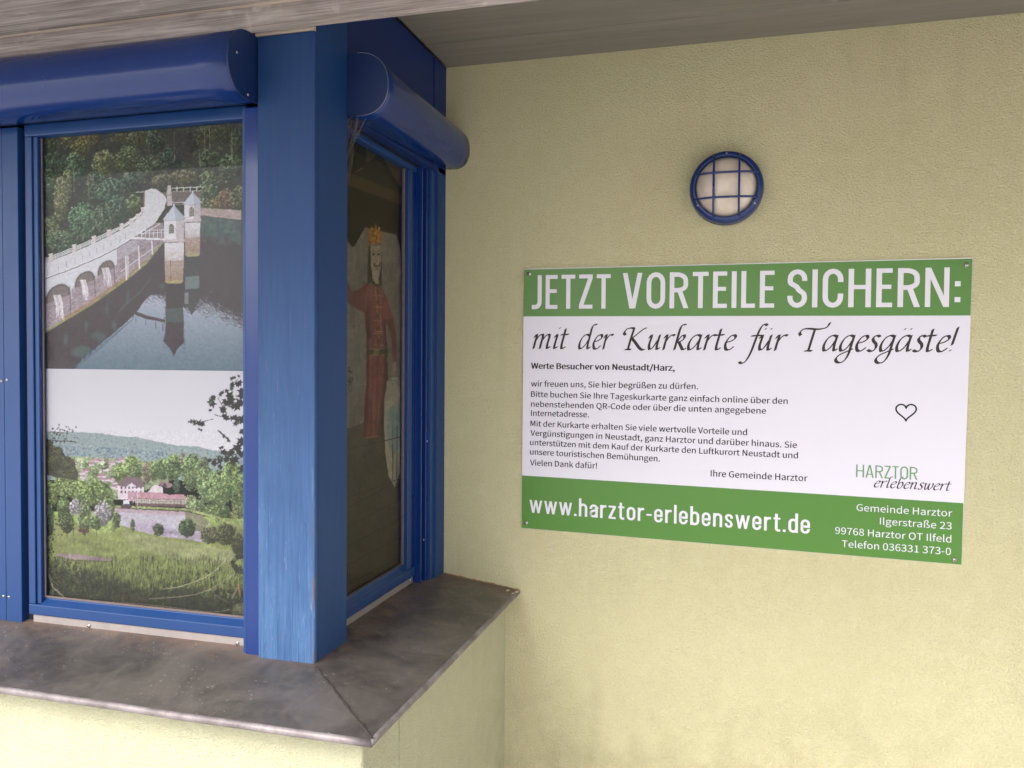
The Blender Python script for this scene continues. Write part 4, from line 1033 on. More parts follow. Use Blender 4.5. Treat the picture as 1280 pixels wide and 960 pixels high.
box('guide_rail', -0.4305, -0.4235, -0.7900, -0.74, ZO - .1535, ZO + 1.062, BLUE_FRAME, win, .0012)
box('guide_rail', -0.4225, -0.4060 + .018, -0.7925, -0.74, ZO - .1535, ZO + 1.062, BLUE, win, .0015)

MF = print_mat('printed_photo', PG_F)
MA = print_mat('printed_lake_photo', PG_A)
p1 = thing('photo_sheet', 'printed photo of a stone dam and two round lake towers, upper half of the window', 'poster', (-0.745, -0.738, ZO + .77))
sheet('print', A, HF, 'y', -0.7385, -1.040, -0.436, ZO + .4835, ZO + 1.072, 420, 440, MA, p1, None)
box('backing', -1.042, -0.434, -0.7365, -0.7300, ZO + .484, ZO + 1.073, SIGN_E, p1, 0)
p2 = thing('photo_sheet', 'printed photo of a village and pond under pale sky, lower half of the window', 'poster', (-0.745, -0.738, ZO + .19))
sheet('print', B, HF, 'y', -0.7381, -1.040, -0.436, ZO - .100, ZO + .4832, 420, 440, MF, p2, None)
box('backing', -1.042, -0.434, -0.7365, -0.7300, ZO - .100, ZO + .4828, SIGN_E, p2, 0)

# mullion cover and shutter guide at the left edge of the picture, with the neighbouring window beyond it
mul = thing('mullion_cover', 'blue metal cover strip with screws at the left edge beside the lake photo', 'cover strip', (-1.12, -0.77, ZO - .15))
box('strip', -1.1190, -1.0715, -0.7700, -0.7500, ZO - .1500, ZO + 1.0720, BLUE_FRAME, mul, .0015)
box('strip', -1.1700, -1.1202, -0.7695, -0.7500, ZO - .1495, ZO + 1.0720, BLUE_FRAME, mul, .0015)
box('recess', -1.0712, -1.0565, -0.7520, -0.7300, ZO - .1495, ZO + 1.0720, DARKM, mul, 0)
for z in (ZO + .992, ZO + .452, ZO - .085):
    screw((-1.1285, -0.7697, z), (0, -1, 0), .0028, mul, .3)
screw((-1.1110, -0.7702, ZO - .085), (0, -1, 0), .0028, mul, .9)
screw((-1.1110, -0.7702, ZO + .455), (0, -1, 0), .0028, mul, .5)
w2 = thing('window', 'blue framed neighbouring window cut off by the left edge of the picture', 'window', (-1.5, -0.76, ZO - .12))
box('bottom_rail', -2.2, -1.171, -0.765, -0.725, ZO - .1495, ZO - .098, BLUE_FRAME, w2, .002)
box('top_rail', -2.2, -1.171, -0.765, -0.725, ZO + 1.048, ZO + 1.078, BLUE_FRAME, w2, .002)
box('stile', -1.225, -1.171, -0.764, -0.725, ZO - .0975, ZO + 1.0475, BLUE_FRAME, w2, .002)
box('glass_pane', -2.2, -1.2255, -0.7460, -0.7420, ZO - .0975, ZO + 1.0475, PANE, w2, 0)

# ------------------------------------------------------------------ side window
sw = thing('window', 'narrow blue framed side window with the crowned figure photo, between post and house wall', 'window', (XB - .04, -0.35, ZO - .12))
xs = XB - .035
box('bottom_rail', xs - .035, xs, -0.66, -0.1460, ZO - .1225, ZO - .0960, BLUE_FRAME, sw, .003, 3)
loft('glazing_bead', [[(xs - .003, y, ZO - .0962), (xs - .016, y, ZO - .0850), (xs - .018, y, ZO - .0790), (xs - .034, y, ZO - .0790), (xs - .034, y, ZO - .0962)] for y in (-0.66, -0.2050)], BLUE_FRAME, sw)
box('seal', xs - .0190, xs - .0165, -0.66, -0.2052, ZO - .0790, ZO - .0740, RUBBER, sw, .0005)
box('top_rail', xs - .035, xs, -0.66, -0.1460, ZO + 1.0560, ZO + 1.0950, BLUE_FRAME, sw, .003, 3)
box('stile', xs - .034, xs - .0005, -0.2040, -0.1760, ZO - .0955, ZO + 1.0555, BLUE_FRAME, sw, .002)
box('stile', xs - .034, xs - .0060, -0.1750, -0.1465, ZO - .0955, ZO + 1.0555, BLUE, sw, .002)
box('seal', xs - .0200, xs - .0120, -0.2085, -0.2045, ZO - .0780, ZO + 1.0555, RUBBER, sw, .0006)
box('flashing', xs - .012, xs - .0080, -0.648, -0.1470, ZO - .148, ZO - .1230, FLASH, sw, .0004)
screw((xs - .0078, -0.166, ZO - .1330), (1, 0, 0), .0042, sw)
screw((xs - .0078, -0.600, ZO - .1370), (1, 0, 0), .0042, sw, .2)
box('glass_pane', xs - .0205, xs - .0165, -0.66, -0.2088, ZO - .0785, ZO + 1.0555, PANE, sw, 0)
box('guide_rail', XB - .05, XB - .0190, -0.1445, -0.1380, ZO - .148, ZO + 1.092, BLUE, sw, .001)
box('guide_recess', XB - .07, XB - .045, -0.1460, -0.0950, ZO - .148, ZO + 1.092, DARKM, sw, 0)
box('guide_rail', XB - .05, XB - .0160, -0.1150, -0.0960, ZO - .148, ZO + 1.092, BLUE, sw, .0012)
box('guide_rail', XB - .05, XB - .0080, -0.0950, -0.0640, ZO - .148, ZO + 1.092, BLUE_FRAME, sw, .0015)
box('corner_trim', XB - .06, XB, -0.0630, -0.0006, ZO - .148, ZO + 1.092, SIDEM, sw, .0015)
screw((XB - .0160, -0.1300, ZO - .02), (1, 0, 0), .0022, sw); screw((XB - .0160, -0.1060, ZO + .27), (1, 0, 0), .0022, sw)
MS = print_mat('printed_figure_photo', PG_S)  # low gain puts the shade behind the glass into the print colour
p3 = thing('photo_sheet', 'dim printed photo of a crowned figure in red robe behind the side window', 'poster', (-0.305, -0.43, ZO + .49))
sheet('print', Cc, HS, 'x', -0.3060, -0.6600, -0.2060, ZO - .090, ZO + 1.072, 190, 900, MS, p3, None)
box('backing', -0.3150, -0.3075, -0.66, -0.2060, ZO - .0905, ZO + 1.0725, SIGN_E, p3, 0)

# cobweb between side box and glass
cw = thing('cobweb', 'dusty cobweb strands under the near end of the side shutter box', 'cobweb', (XB, -0.62, ZO + 1.05))
allp = []
for i in range(26):
    a = Vector((XB + random.uniform(-.02, .035), -0.648 + random.uniform(0, .05), ZO + 1.072))
    b = Vector((XB - .048, -0.60 + random.uniform(-.02, .07), ZO + random.uniform(.93, 1.06)))
    m_ = (a + b) / 2 + Vector((0, 0, -random.uniform(0, .02)))
    path = [a, a.lerp(m_, .5), m_, m_.lerp(b, .5) + Vector((0, 0, -.002)), b]
    allp.append((path, random.choice([.0003, .0004, .0008])))
bm = bmesh.new()
for path, r in allp:
    rg = [[bm.verts.new(p) for p in ring] for ring in tube_pts(path, r, 4)]
    for i in range(len(rg) - 1):
        for k in range(4): bm.faces.new((rg[i][k], rg[i][(k + 1) % 4], rg[i + 1][(k + 1) % 4], rg[i + 1][k]))
o = link_bm('strands', bm, WEB, cw)
o['kind'] = 'stuff'

# ------------------------------------------------------------------ wall lamp
LX, LZ = 0.5870, ZO + 0.9930
lamp = thing('wall_lamp', 'round blue caged bulkhead lamp with cream glass, unlit, above the board', 'wall lamp', (LX, 0, LZ))
AX = (0, -1, 0)
lathe('back_ring', [(0, .0004), (.0985, .0004), (.1000, .004), (.0975, .016), (.060, .016)], (LX, 0, LZ), AX, LAMPB, lamp, 64)
lathe('ring', [(.0820, .010), (.0820, .046), (.0832, .0505), (.0860, .0515), (.0945, .0480), (.0985, .036), (.1000, .0180), (.0990, .0165)], (LX, 0, LZ), AX, LAMPB, lamp, 64)
lathe('glass_dome', [(.0830, .028), (.0812, .038), (.072, .050), (.060, .060), (.044, .067), (.024, .071), (0, .0725)], (LX, 0, LZ), AX, OPAL, lamp, 64)
def bar(pts, r=.0030):
    loft('cage_bar', tube_pts(pts, r, 8), LAMPB, lamp, True, True, True)
def dome(a, b):
    q = math.hypot(a, b) / .093
    return .046 + .034 * math.sqrt(max(0, 1 - min(1, q) ** 2.4))
for s in (-.0325, .0345):
    e = math.sqrt(.0895 ** 2 - s * s)
    bar([(LX + s, -dome(s, t), LZ + t) for t in np.linspace(-e, e, 19)])
for s in (-.0345, .0320):
    e = math.sqrt(.0895 ** 2 - s * s)
    bar([(LX + t, -dome(t, s) - .001, LZ + s) for t in np.linspace(-e, e, 19)])
for ang in (90, 213, 327):
    a = math.radians(ang)
    screw((LX + .0895 * math.cos(a), -.0485, LZ + .0895 * math.sin(a)), AX, .0030, lamp)

# ------------------------------------------------------------------ sign board
board = thing('information_board', 'green and white board about the Kurkarte, screwed to the house wall under the lamp', 'sign', (0.6, 0, ZO + .39))
Q = [(0.0030, 1.1070), (1.1982, 1.0845), (1.2080, 1.8849), (0.0044, 1.8838)]
def slab(name, quad, y0, y1, mat, parent=board):
    v = [(x, y0, z) for x, z in quad] + [(x, y1, z) for x, z in quad]
    bm = bmesh.new(); bv = [bm.verts.new(p) for p in v]
    for f in ((3, 2, 1, 0), (4, 5, 6, 7), (0, 1, 5, 4), (1, 2, 6, 5), (2, 3, 7, 6), (3, 0, 4, 7)): bm.faces.new([bv[i] for i in f])
    return link_bm(name, bm, mat, parent)
slab('board_panel', Q, -0.0040, -0.0004, SIGN_W)
slab('edge_lip', [(0.0044, 1.8842), (1.2080, 1.8852), (1.2080, 1.8870), (0.0044, 1.8858)], -0.0043, -0.0004, SIGN_E)
slab('green_band', [(0.0034, 1.7441), (1.2056, 1.7372), (1.2074, 1.8845), (0.0048, 1.8834)], -0.00425, -0.00395, SIGN_G)
slab('green_band', [(0.0034, 1.1075), (1.1978, 1.0850), (1.1990, 1.2471), (0.0031, 1.2663)], -0.00425, -0.00395, SIGN_G)
for x, z in ((0.0205, 1.8715), (1.1934, 1.8687), (0.0166, 1.1236), (1.1809, 1.0970)): screw((x, -.0043, z), AX, .0052, board)

YT = -0.00440
class Ink:
    """lettering drawn with strokes in letter space, mapped onto a baseline on the board"""
    def __init__(s): s.v = []; s.f = []; s.k = 0
    def strip(s, L, R_):
        n0 = len(s.v); d = (s.k % 5) * 0.000012; s.k += 1
        for a, b in zip(L, R_): s.v.append((a[0], a[1], d)); s.v.append((b[0], b[1], d))
        for i in range(len(L) - 1): s.f.append((n0 + 2 * i, n0 + 2 * i + 1, n0 + 2 * i + 3, n0 + 2 * i + 2))
    def path(s, pts, wd, closed=False):
        P = [Vector(p) for p in pts]; n = len(P); L = []; R_ = []
        for i in range(n):
            a = P[i - 1] if (i or closed) else None; b = P[(i + 1) % n] if (i < n - 1 or closed) else None
            d1 = (P[i] - a).normalized() if a is not None else None; d2 = (b - P[i]).normalized() if b is not None else None
            d = ((d1 or Vector((0, 0))) + (d2 or Vector((0, 0)))).normalized()
            nrm = Vector((-d.y, d.x)); k = 1.0
            if d1 is not None and d2 is not None: k = 1 / max(.5, nrm.dot(Vector((-d1.y, d1.x))))
            L.append(P[i] + nrm * wd / 2 * k); R_.append(P[i] - nrm * wd / 2 * k)
        if closed: L.append(L[0]); R_.append(R_[0])
        s.strip(L, R_)
    def diag(s, x0, y0, x1, y1, wx): s.strip([(x0 - wx / 2, y0), (x1 - wx / 2, y1)], [(x0 + wx / 2, y0), (x1 + wx / 2, y1)])
    def rect(s, x0, y0, x1, y1): s.strip([(x0, y0), (x0, y1)], [(x1, y0), (x1, y1)])
    def nib(s, pts, n1, n2):
        """sweep of a broad pen held at a fixed angle"""
        P = smooth(pts)
        for nb in (n1, n2):
            s.strip([(p[0] + nb[0], p[1] + nb[1]) for p in P], [(p[0] - nb[0], p[1] - nb[1]) for p in P])
    def place(s, name, p1, p2, h, x0, x1, mat, shear=0.0, label=None):
        """letter space (x0..x1, 0..1) -> from p1 to p2, unit height h"""
        v = []
        for x, y, d in s.v:
            X = (x + shear * y - x0) / (x1 - x0)
            v.append((p1[0] + (p2[0] - p1[0]) * X, YT - d, p1[1] + (p2[1] - p1[1]) * X + y * h))
        o = link(name, v, s.f, mat, board)
        return o
def smooth(pts, n=6):
    P = [pts[0]] + list(pts) + [pts[-1]]; out = []
    for i in range(1, len(P) - 2):
        p0, p1, p2, p3 = (np.array(q, float) for q in P[i - 1:i + 3])
        for t in np.linspace(0, 1, n, endpoint=False):
            out.append(tuple(.5 * (2 * p1 + (p2 - p0) * t + (2 * p0 - 5 * p1 + 4 * p2 - p3) * t * t + (3 * p1 - p0 - 3 * p2 + p3) * t ** 3)))
    out.append(tuple(pts[-1])); return out
def arc(cx, cy, rx, ry, a0, a1, n=9): return [(cx + rx * math.cos(math.radians(a)), cy + ry * math.sin(math.radians(a))) for a in np.linspace(a0, a1, n)]

def condensed(text, wt, xh=0.745, asc=1.04):
    """tall narrow gothic lettering; returns ink and its extent"""
    k = Ink(); X = 0.0; gap = wt * .95; last = 0
    def G(W, fn):
        nonlocal X
        k.ox = X; fn(X, X + wt / 2, X + W - wt / 2, W); X += W + gap
    h = wt / 2
    def stad(l, r, b, t):
        rx = (r - l) / 2; ry = rx * 1.15
        return arc((l + r) / 2, t - ry, rx, ry, 0, 180) + arc((l + r) / 2, b + ry, rx, ry, 180, 360)
    for ch in text:
        T = 1 - h; B_ = h; w = wt
        def I(x, l, r, W): k.rect(x, 0, x + w, 1)
        def E(x, l, r, W): k.rect(x, 0, x + w, 1); k.rect(x + w, 1 - w * .9, x + W, 1); k.rect(x + w, .47, x + W * .93, .47 + w * .85); k.rect(x + w, 0, x + W, w * .9)
        def Lt(x, l, r, W): k.rect(x, 0, x + w, 1); k.rect(x + w, 0, x + W, w * .9)
        def Tt(x, l, r, W): k.rect(x, 1 - w * .9, x + W, 1); k.rect(x + W / 2 - w / 2, 0, x + W / 2 + w / 2, 1 - w * .9)
        def Z(x, l, r, W): k.rect(x, 1 - w * .9, x + W, 1); k.diag(x + w * .55, w * .9, x + W - w * .55, 1 - w * .9, w * 1.08); k.rect(x, 0, x + W, w * .9)
        def J(x, l, r, W):
            k.path([(r, 1), (r, .26)] + arc(r - .13, .22, .13, .22 - h * .9, 0, -82) + [(x - .01, h * .85)], w)
        def V(x, l, r, W): k.diag(l, 1, x + W / 2 - w * .12, 0, w * 1.02); k.diag(r, 1, x + W / 2 + w * .12, 0, w * 1.02)
        def O(x, l, r, W): k.path(stad(l, r, B_ - .01, T + .01), w, True)
        def R(x, l, r, W):
            k.rect(x, 0, x + w, 1); rx = (r - x - w) * .75; t, m = T, .50
            k.path([(x + w, t), (r - rx, t)] + arc(r - rx, t - .17, rx, .17, 80, 0, 6) + arc(r - rx, m + .14, rx, .14, 0, -80, 6) + [(x + w, m)], w * .95)
            k.diag(x + W * .56, .47, r + .01, 0, w * 1.05)
        def S_(x, l, r, W):
            rx = (r - l) / 2; c = (l + r) / 2; ry = rx * 1.1
            k.path([(r, .70)] + arc(c, T - ry + .01, rx, ry, 0, 180) + smooth([(l, T - ry - .02), (l + .02, .64), (c - .02, .55), (c + .04, .46), (r - .02, .36), (r, ry + h)], 3) + arc(c, B_ + ry - .01, rx, ry, 0, -180) + [(l, .31)], w * .98)
        def C_(x, l, r, W):
            rx = (r - l) / 2; c = (l + r) / 2; ry = rx * 1.15
            k.path([(r, .66)] + arc(c, T - ry + .01, rx, ry, 0, 180) + arc(c, B_ + ry - .01, rx, ry, 180, 360) + [(r, .36)], w)
        def H(x, l, r, W): k.rect(x, 0, x + w, 1); k.rect(x + W - w, 0, x + W, 1); k.rect(x + w, .47, x + W - w, .47 + w * .85)
        def N(x, l, r, W): k.rect(x, 0, x + w * .93, 1); k.rect(x + W - w * .93, 0, x + W, 1); k.diag(x + w * .5, 1, x + W - w * .5, 0, w * .98)
        def A_(x, l, r, W): k.diag(l, 0, x + W / 2 - w * .12, 1, w); k.diag(r, 0, x + W / 2 + w * .12, 1, w); k.rect(x + W * .24, .24, x + W * .76, .24 + w * .8)
        def colon(x, l, r, W): k.rect(x, .12, x + w, .12 + w); k.rect(x, .52, x + w, .52 + w)
        def dot(x, l, r, W): k.rect(x, 0, x + w, w)
        def dash(x, l, r, W): k.rect(x, .33, x + W, .33 + w * .8)
        xt = xh - h
        def ww(x, l, r, W):
            a = W / 4
            for i in range(4): k.diag(x + h * .8 + (W - w * .8) / 4 * i, xh if i % 2 == 0 else 0, x + h * .8 + (W - w * .8) / 4 * (i + 1), 0 if i % 2 == 0 else xh, w * .88)
        def hh(x, l, r, W): rx = (r - l) / 2; k.rect(x, 0, x + w, asc); k.path([(l, xt - .16)] + arc(l + rx, xt - rx * 1.05, rx, rx * 1.1, 165, 0) + [(r, 0)], w)
        def nn(x, l, r, W): rx = (r - l) / 2; k.rect(x, 0, x + w, xh); k.path([(l, xt - .16)] + arc(l + rx, xt - rx * 1.05, rx, rx * 1.1, 165, 0) + [(r, 0)], w)
        def aa(x, l, r, W):
            rx = (r - l) / 2; c = (l + r) / 2
            k.path([(r, 0), (r, xt - rx * 1.1)] + arc(c, xt - rx * 1.1, rx, rx * 1.1, 0, 180) + [(l, xt - rx * 1.1 - .04)], w)
            k.path([(r, .44)] + smooth([(r - .04, .42), (l + .06, .35), (l, .24), (l, .17)], 3) + arc(l + rx * .85, h + .11, rx * .85, .115, 180, 300, 7) + [(r, .17)], w * .95)
        def rr(x, l, r, W): k.rect(x, 0, x + w, xh); k.path([(l, xt - .2), (l + .04, xt - .06), (x + w + .03, xt - .015), (x + W, xt + .01)], w * 1.02)
        def zz(x, l, r, W): k.rect(x, xh - w * .85, x + W, xh); k.diag(x + w * .55, w * .85, x + W - w * .55, xh - w * .85, w * 1.1); k.rect(x, 0, x + W, w * .85)
        def tt(x, l, r, W): c = x + W * .42; k.path([(c, .95), (c, .2)] + arc(c + .09, .16, .09, .16 - h * .9, 180, 268, 6) + [(x + W, h * .88)], w); k.rect(x, xh - w * .8, x + W, xh)
        def oo(x, l, r, W): k.path(stad(l, r, B_ - .008, xt + .008), w, True)
        def ee(x, l, r, W):
            rx = (r - l) / 2; c = (l + r) / 2; ry = rx * 1.1
            k.path([(l + .02, .37), (r, .37), (r, xt - ry)] + arc(c, xt - ry + .008, rx, ry, 0, 180) + arc(c, B_ + ry - .008, rx, ry, 180, 350) + [(r, .25)], w * .96)
        def ll(x, l, r, W): k.rect(x, 0, x + w, asc)
        def bb(x, l, r, W): k.rect(x, 0, x + w, asc); k.path(stad(l, r, B_ - .008, xt + .008), w, True)
        def dd(x, l, r, W): k.rect(x + W - w, 0, x + W, asc); k.path(stad(l, r, B_ - .008, xt + .008), w, True)
        def ss(x, l, r, W):
            rx = (r - l) / 2; c = (l + r) / 2; ry = rx * 1.0
            k.path([(r, xh * .68)] + arc(c, xt - ry + .008, rx, ry, 0, 180) + smooth([(l, xt - ry), (l + .05, xh * .56), (c, xh * .5), (r - .05, xh * .42), (r, ry + h)], 3) + arc(c, B_ + ry - .008, rx, ry, 0, -180) + [(l, xh * .32)], w * .92)
        tbl = {'I': (w, I), 'E': (.37, E), 'L': (.36, Lt), 'T': (.42, Tt), 'Z': (.41, Z), 'J': (.30, J), 'V': (.54, V), 'O': (.51, O), 'R': (.50, R), 'S': (.48, S_), 'C': (.49, C_), 'H': (.53, H), 'N': (.54, N), 'A': (.54, A_), ':': (w, colon),
               'w': (.66, ww), '.': (w, dot), 'h': (.43, hh), 'a': (.42, aa), 'r': (.31, rr), 'z': (.36, zz), 't': (.31, tt), 'o': (.43, oo), '-': (.26, dash), 'e': (.42, ee), 'l': (w, ll), 'b': (.43, bb), 'n': (.43, nn), 's': (.38, ss), 'd': (.43, dd)}
        G(*tbl[ch])
    return k, X - gap

GL = {
 'm': (1.28, [[(0, .78), (.1, .98), (.15, .9), (.12, .4), (.11, 0)], [(.12, .5), (.28, .85), (.46, 1), (.55, .88), (.53, .4), (.52, 0)], [(.53, .5), (.70, .85), (.88, 1), (.98, .86), (.95, .3), (1.0, .03), (1.17, .16)]]),
 'n': (.86, [[(0, .78), (.1, .98), (.15, .9), (.12, .4), (.11, 0)], [(.12, .5), (.30, .86), (.48, 1), (.58, .86), (.55, .3), (.60, .03), (.76, .16)]]),
 'i': (.42, [[(0, .78), (.1, .98), (.15, .88), (.11, .3), (.15, .03), (.32, .16)], [(.20, 1.40), (.23, 1.46)]]),
 't': (.52, [[(.14, 1.38), (.12, .8), (.1, .25), (.17, .02), (.38, .16)], [(-.08, .97), (.16, .99), (.40, 1.0)]]),
 'd': (.94, [[(.64, .90), (.42, 1.0), (.16, .80), (.03, .38), (.10, .04), (.28, .08), (.50, .38), (.64, .72)], [(.98, 1.66), (.82, 1.66), (.70, 1.5), (.66, 1.0), (.62, .3), (.68, .03), (.84, .16)]]),
 'e': (.64, [[(.05, .50), (.34, .60), (.54, .80), (.44, .99), (.20, .86), (.04, .45), (.12, .08), (.32, .02), (.56, .24)]]),
 'r': (.62, [[(0, .78), (.1, .98), (.15, .9), (.12, .4), (.11, 0)], [(.12, .5), (.28, .84), (.46, 1.0), (.60, .94)]]),
 'K': (1.22, [[(-.22, .98), (-.34, 1.12), (-.22, 1.38), (.04, 1.46), (.22, 1.42)], [(.22, 1.42), (.16, .8), (.12, 0)], [(-.06, .0), (.12, .02), (.30, .0)], [(.98, 1.46), (.78, 1.36), (.45, 1.0), (.20, .76)], [(.20, .78), (.50, .46), (.80, .12), (1.02, -.02), (1.16, .04)]]),
 'u': (.88, [[(0, .78), (.1, .98), (.14, .86), (.10, .30), (.20, .03), (.38, .20), (.58, .70)], [(.62, 1.0), (.58, .3), (.64, .03), (.80, .16)]]),
 'k': (.82, [[(.46, 1.66), (.28, 1.66), (.18, 1.45), (.14, .8), (.11, 0)], [(.14, .45), (.32, .86), (.50, .98), (.54, .76), (.38, .58), (.20, .52)], [(.26, .54), (.46, .22), (.62, .02), (.78, .12)]]),
 'a': (.88, [[(.62, .92), (.42, 1.0), (.16, .80), (.03, .38), (.10, .04), (.28, .08), (.48, .36), (.62, .74)], [(.64, 1.0), (.60, .3), (.66, .03), (.82, .16)]]),
 'f': (.50, [[(.80, 1.60), (.66, 1.70), (.48, 1.50), (.36, .9), (.24, -.1), (.06, -.70), (-.14, -.84), (-.30, -.74)], [(.06, .94), (.34, .96), (.60, .97)]]),
 'T': (.98, [[(-.36, .98), (-.46, 1.16), (-.30, 1.38), (.0, 1.42), (.40, 1.38), (.78, 1.42), (1.0, 1.54), (1.08, 1.80)], [(.34, 1.38), (.30, .7), (.26, 0)], [(.06, .0), (.26, .02), (.46, .0)]]),
 'g': (.82, [[(.62, .92), (.42, 1.0), (.16, .80), (.03, .38), (.10, .04), (.28, .08), (.48, .36), (.62, .74)], [(.64, 1.0), (.60, .4), (.56, -.2), (.40, -.62), (.12, -.72), (-.06, -.52), (.06, -.26), (.36, -.06), (.74, .16)]]),
 's': (.58, [[(.50, .90), (.34, 1.0), (.16, .88), (.18, .68), (.38, .44), (.40, .18), (.22, .0), (.0, .10)]]),
 '!': (.34, [[(.16, 1.50), (.12, 1.0), (.08, .42)], [(.04, .06), (.07, .12)]]),
 'l': (.42, [[(.44, 1.66), (.28, 1.66), (.18, 1.45), (.14, .8), (.11, .25), (.16, .03), (.32, .16)]]),
 'b': (.74, [[(.46, 1.66), (.28, 1.66), (.18, 1.45), (.14, .8), (.11, .2), (.26, .0), (.48, .12), (.62, .55), (.52, .92), (.32, .88), (.13, .5)]]),
 'w': (1.0, [[(0, .80), (.1, .98), (.12, .8), (.10, .25), (.20, .02), (.38, .28), (.50, .95)], [(.50, .95), (.48, .25), (.60, .02), (.82, .36), (.90, .80), (.80, .99)]]),
}
GL['ü'] = (GL['u'][0], GL['u'][1] + [[(.20, 1.36), (.23, 1.42)], [(.52, 1.36), (.55, 1.42)]])
GL['ä'] = (GL['a'][0], GL['a'][1] + [[(.22, 1.36), (.25, 1.42)], [(.54, 1.36), (.57, 1.42)]])
def chancery(text, shear=.2, nw=.090):
    k = Ink(); X = 0
    n1 = (nw * math.cos(math.radians(38)), nw * math.sin(math.radians(38))); n2 = (-n1[1] * .42, n1[0] * .42)
    for ch in text:
        adv, st = GL[ch]
        for s in st: k.nib([(X + px, py) for px, py in s], n1, n2)
        X += adv + .04
    xs_ = [x + shear * y for x, y, d in k.v]
    return k, min(xs_), max(xs_)

TEXT = [('O', 'www.harztor-erlebenswert.de', (0.0276, 1.1554), (0.8221, 1.142), 0.0515, INK_W),
 ('G', 'HARZTOR', (0.9367, 1.3037), (1.088, 1.3027), 0.0344, INK_G),
 ('O', 'JETZT', (0.0303, 1.7661), (0.2652, 1.7649), 0.1000, INK_W), ('O', 'VORTEILE', (0.3008, 1.7647), (0.7187, 1.7626), 0.1020, INK_W), ('O', 'SICHERN:', (0.753, 1.7629), (1.181, 1.7598), 0.103, INK_W),
 ('C', 'mit', (0.0317, 1.6475), (0.146, 1.6471), 0.0430, INK), ('C', 'der', (0.1707, 1.647), (0.2775, 1.6464), 0.0430, INK), ('C', 'Kurkarte', (0.3022, 1.6457), (0.6218, 1.645), 0.0430, INK),
 ('C', 'für', (0.6240, 1.6446), (0.7588, 1.6444), 0.0430, INK), ('C', 'Tagesgäste!', (0.7828, 1.6436), (1.1812, 1.6423), 0.0430, INK),
 ('C', 'erlebenswert', (0.9818, 1.2784), (1.171, 1.2777), 0.0181, INK)]
for kind, s, a, b, h, mat in TEXT:
    if kind == 'C':
        k, x0, x1 = chancery(s); k.place('lettering', a, b, h, x0, x1, mat, .2)
    else:
        k, W = condensed(s, .128 if kind == 'O' and s[0] != 'w' else (.125 if kind == 'O' else .10)); k.place('lettering', a, b, h, 0, W, mat)

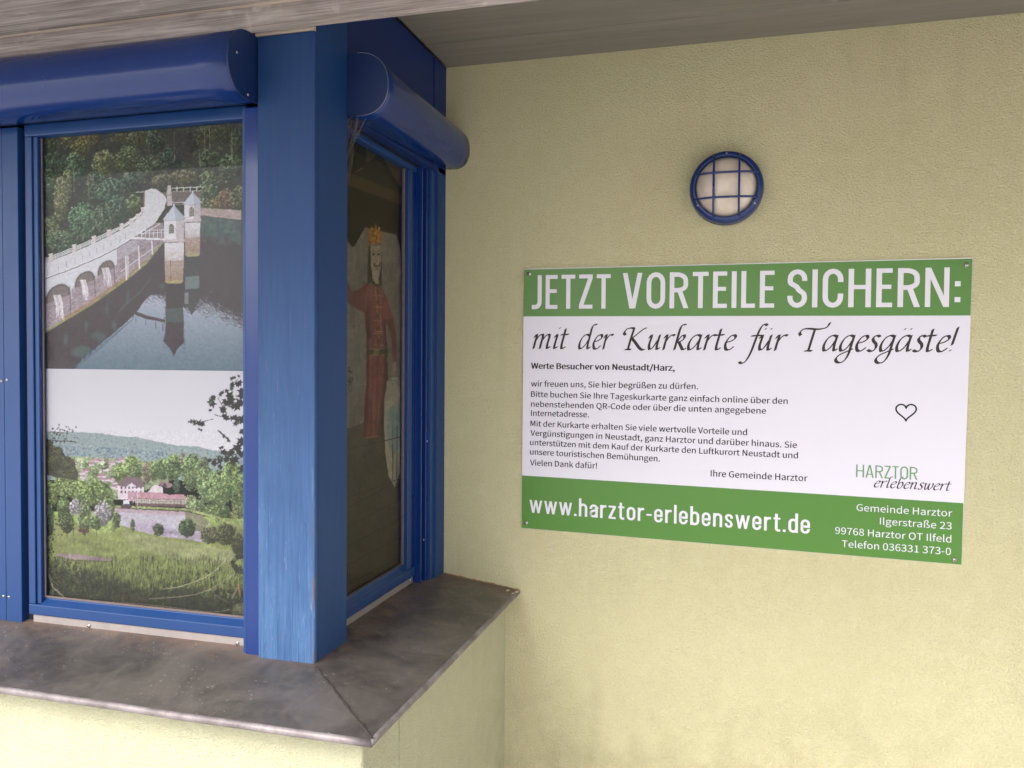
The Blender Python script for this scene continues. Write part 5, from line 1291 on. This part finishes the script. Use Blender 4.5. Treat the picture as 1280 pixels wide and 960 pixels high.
import os
def load_font():
    try:
        return bpy.data.fonts.load(os.path.join(bpy.utils.system_resource('DATAFILES'), 'fonts', 'Noto Sans CJK Regular.woff2'))
    except Exception:
        return None
FONT = load_font()
def outline(text):
    cu = bpy.data.curves.new('lettering', 'FONT')
    cu.body = text; cu.size = 1.0; cu.resolution_u = 4
    if FONT: cu.font = FONT
    tmp = bpy.data.objects.new('lettering', cu); COL.objects.link(tmp)
    bpy.context.view_layer.update()
    me = bpy.data.meshes.new_from_object(tmp.evaluated_get(bpy.context.evaluated_depsgraph_get()))
    bpy.data.objects.remove(tmp); bpy.data.curves.remove(cu)
    return me
_h = outline('H'); CAP = max(v.co.y for v in _h.vertices);  bpy.data.meshes.remove(_h)
BODY = [('B', 'Werte Besucher von Neustadt/Harz,', (0.0293, 1.5882), (0.451, 1.5858), 0.017),
 ('T', 'wir freuen uns, Sie hier begrüßen zu dürfen.', (0.0292, 1.5348), (0.517, 1.5344), 0.0167),
 ('T', 'Bitte buchen Sie Ihre Tageskurkarte ganz einfach online über den', (0.0294, 1.5039), (0.7583, 1.4975), 0.0165),
 ('T', 'nebenstehenden QR-Code oder über die unten angegebene', (0.0297, 1.4741), (0.7018, 1.4692), 0.0166),
 ('T', 'Internetadresse.', (0.0299, 1.4465), (0.2048, 1.4467), 0.0171),
 ('T', 'Mit der Kurkarte erhalten Sie viele wertvolle Vorteile und', (0.0284, 1.4158), (0.6522, 1.408), 0.0166),
 ('T', 'Vergünstigungen in Neustadt, ganz Harztor und darüber hinaus. Sie', (0.0287, 1.3872), (0.7844, 1.3769), 0.0166),
 ('T', 'unterstützen mit dem Kauf der Kurkarte den Luftkurort Neustadt und', (0.0276, 1.359), (0.7876, 1.3482), 0.0166),
 ('T', 'unsere touristischen Bemühungen.', (0.0279, 1.3306), (0.4125, 1.3247), 0.0169),
 ('T', 'Vielen Dank dafür!', (0.0281, 1.2978), (0.2306, 1.2964), 0.0171),
 ('T', 'Ihre Gemeinde Harztor', (0.5554, 1.2884), (0.8133, 1.2862), 0.0175),
 ('A', 'Gemeinde Harztor', (0.9398, 1.2127), (1.1733, 1.2101), 0.0184),
 ('A', 'Ilgerstraße 23', (0.9985, 1.1791), (1.1727, 1.1764), 0.0184),
 ('A', '99768 Harztor OT Ilfeld', (0.8869, 1.147), (1.1724, 1.1417), 0.0185),
 ('A', 'Telefon 036331 373-0', (0.9042, 1.1118), (1.1722, 1.1089), 0.0185)]
for kind, s, a, b, h in BODY:
    me = outline(s)
    co = np.zeros(len(me.vertices) * 3, np.float32); me.vertices.foreach_get('co', co); co = co.reshape(-1, 3)
    x0, x1 = co[:, 0].min(), co[:, 0].max(); cap = CAP
    t = (co[:, 0] - x0) / (x1 - x0)
    out = np.stack([a[0] + (b[0] - a[0]) * t, np.full(len(t), YT), a[1] + (b[1] - a[1]) * t + co[:, 1] / cap * h], -1)
    me.vertices.foreach_set('co', out.astype(np.float32).reshape(-1)); me.update()
    me.materials.clear()
    me.materials.append(INK_W if kind == 'A' else INK_B)
    # weight: the same outlines again, a hair to each side
    bm = bmesh.new()
    for q, dx in enumerate({'B': (-.0010, -.0003, .0003, .0010), 'T': (-.0004, .0004), 'A': (0,)}[kind]):
        m2 = me.copy(); m2.transform(Matrix.Translation((dx, -q * .00001, (q % 2 - .5) * .0005))); bm.from_mesh(m2); bpy.data.meshes.remove(m2)
    bm.to_mesh(me); bm.free()
    link_me('lettering', me, None, board)
# heart outline
k = Ink()
hp = [(0, .30)] + [(.16 * 0 + 16 * math.sin(t) ** 3 / 32, (13 * math.cos(t) - 5 * math.cos(2 * t) - 2 * math.cos(3 * t) - math.cos(4 * t)) / 32) for t in np.linspace(.12, 2 * math.pi - .12, 44)]
k.path(hp, .085, True)
k.place('heart_mark', (1.0325, 1.4845), (1.0820, 1.4850), 0.048, -.5, .5, INK_B)
bpy.context.view_layer.update()
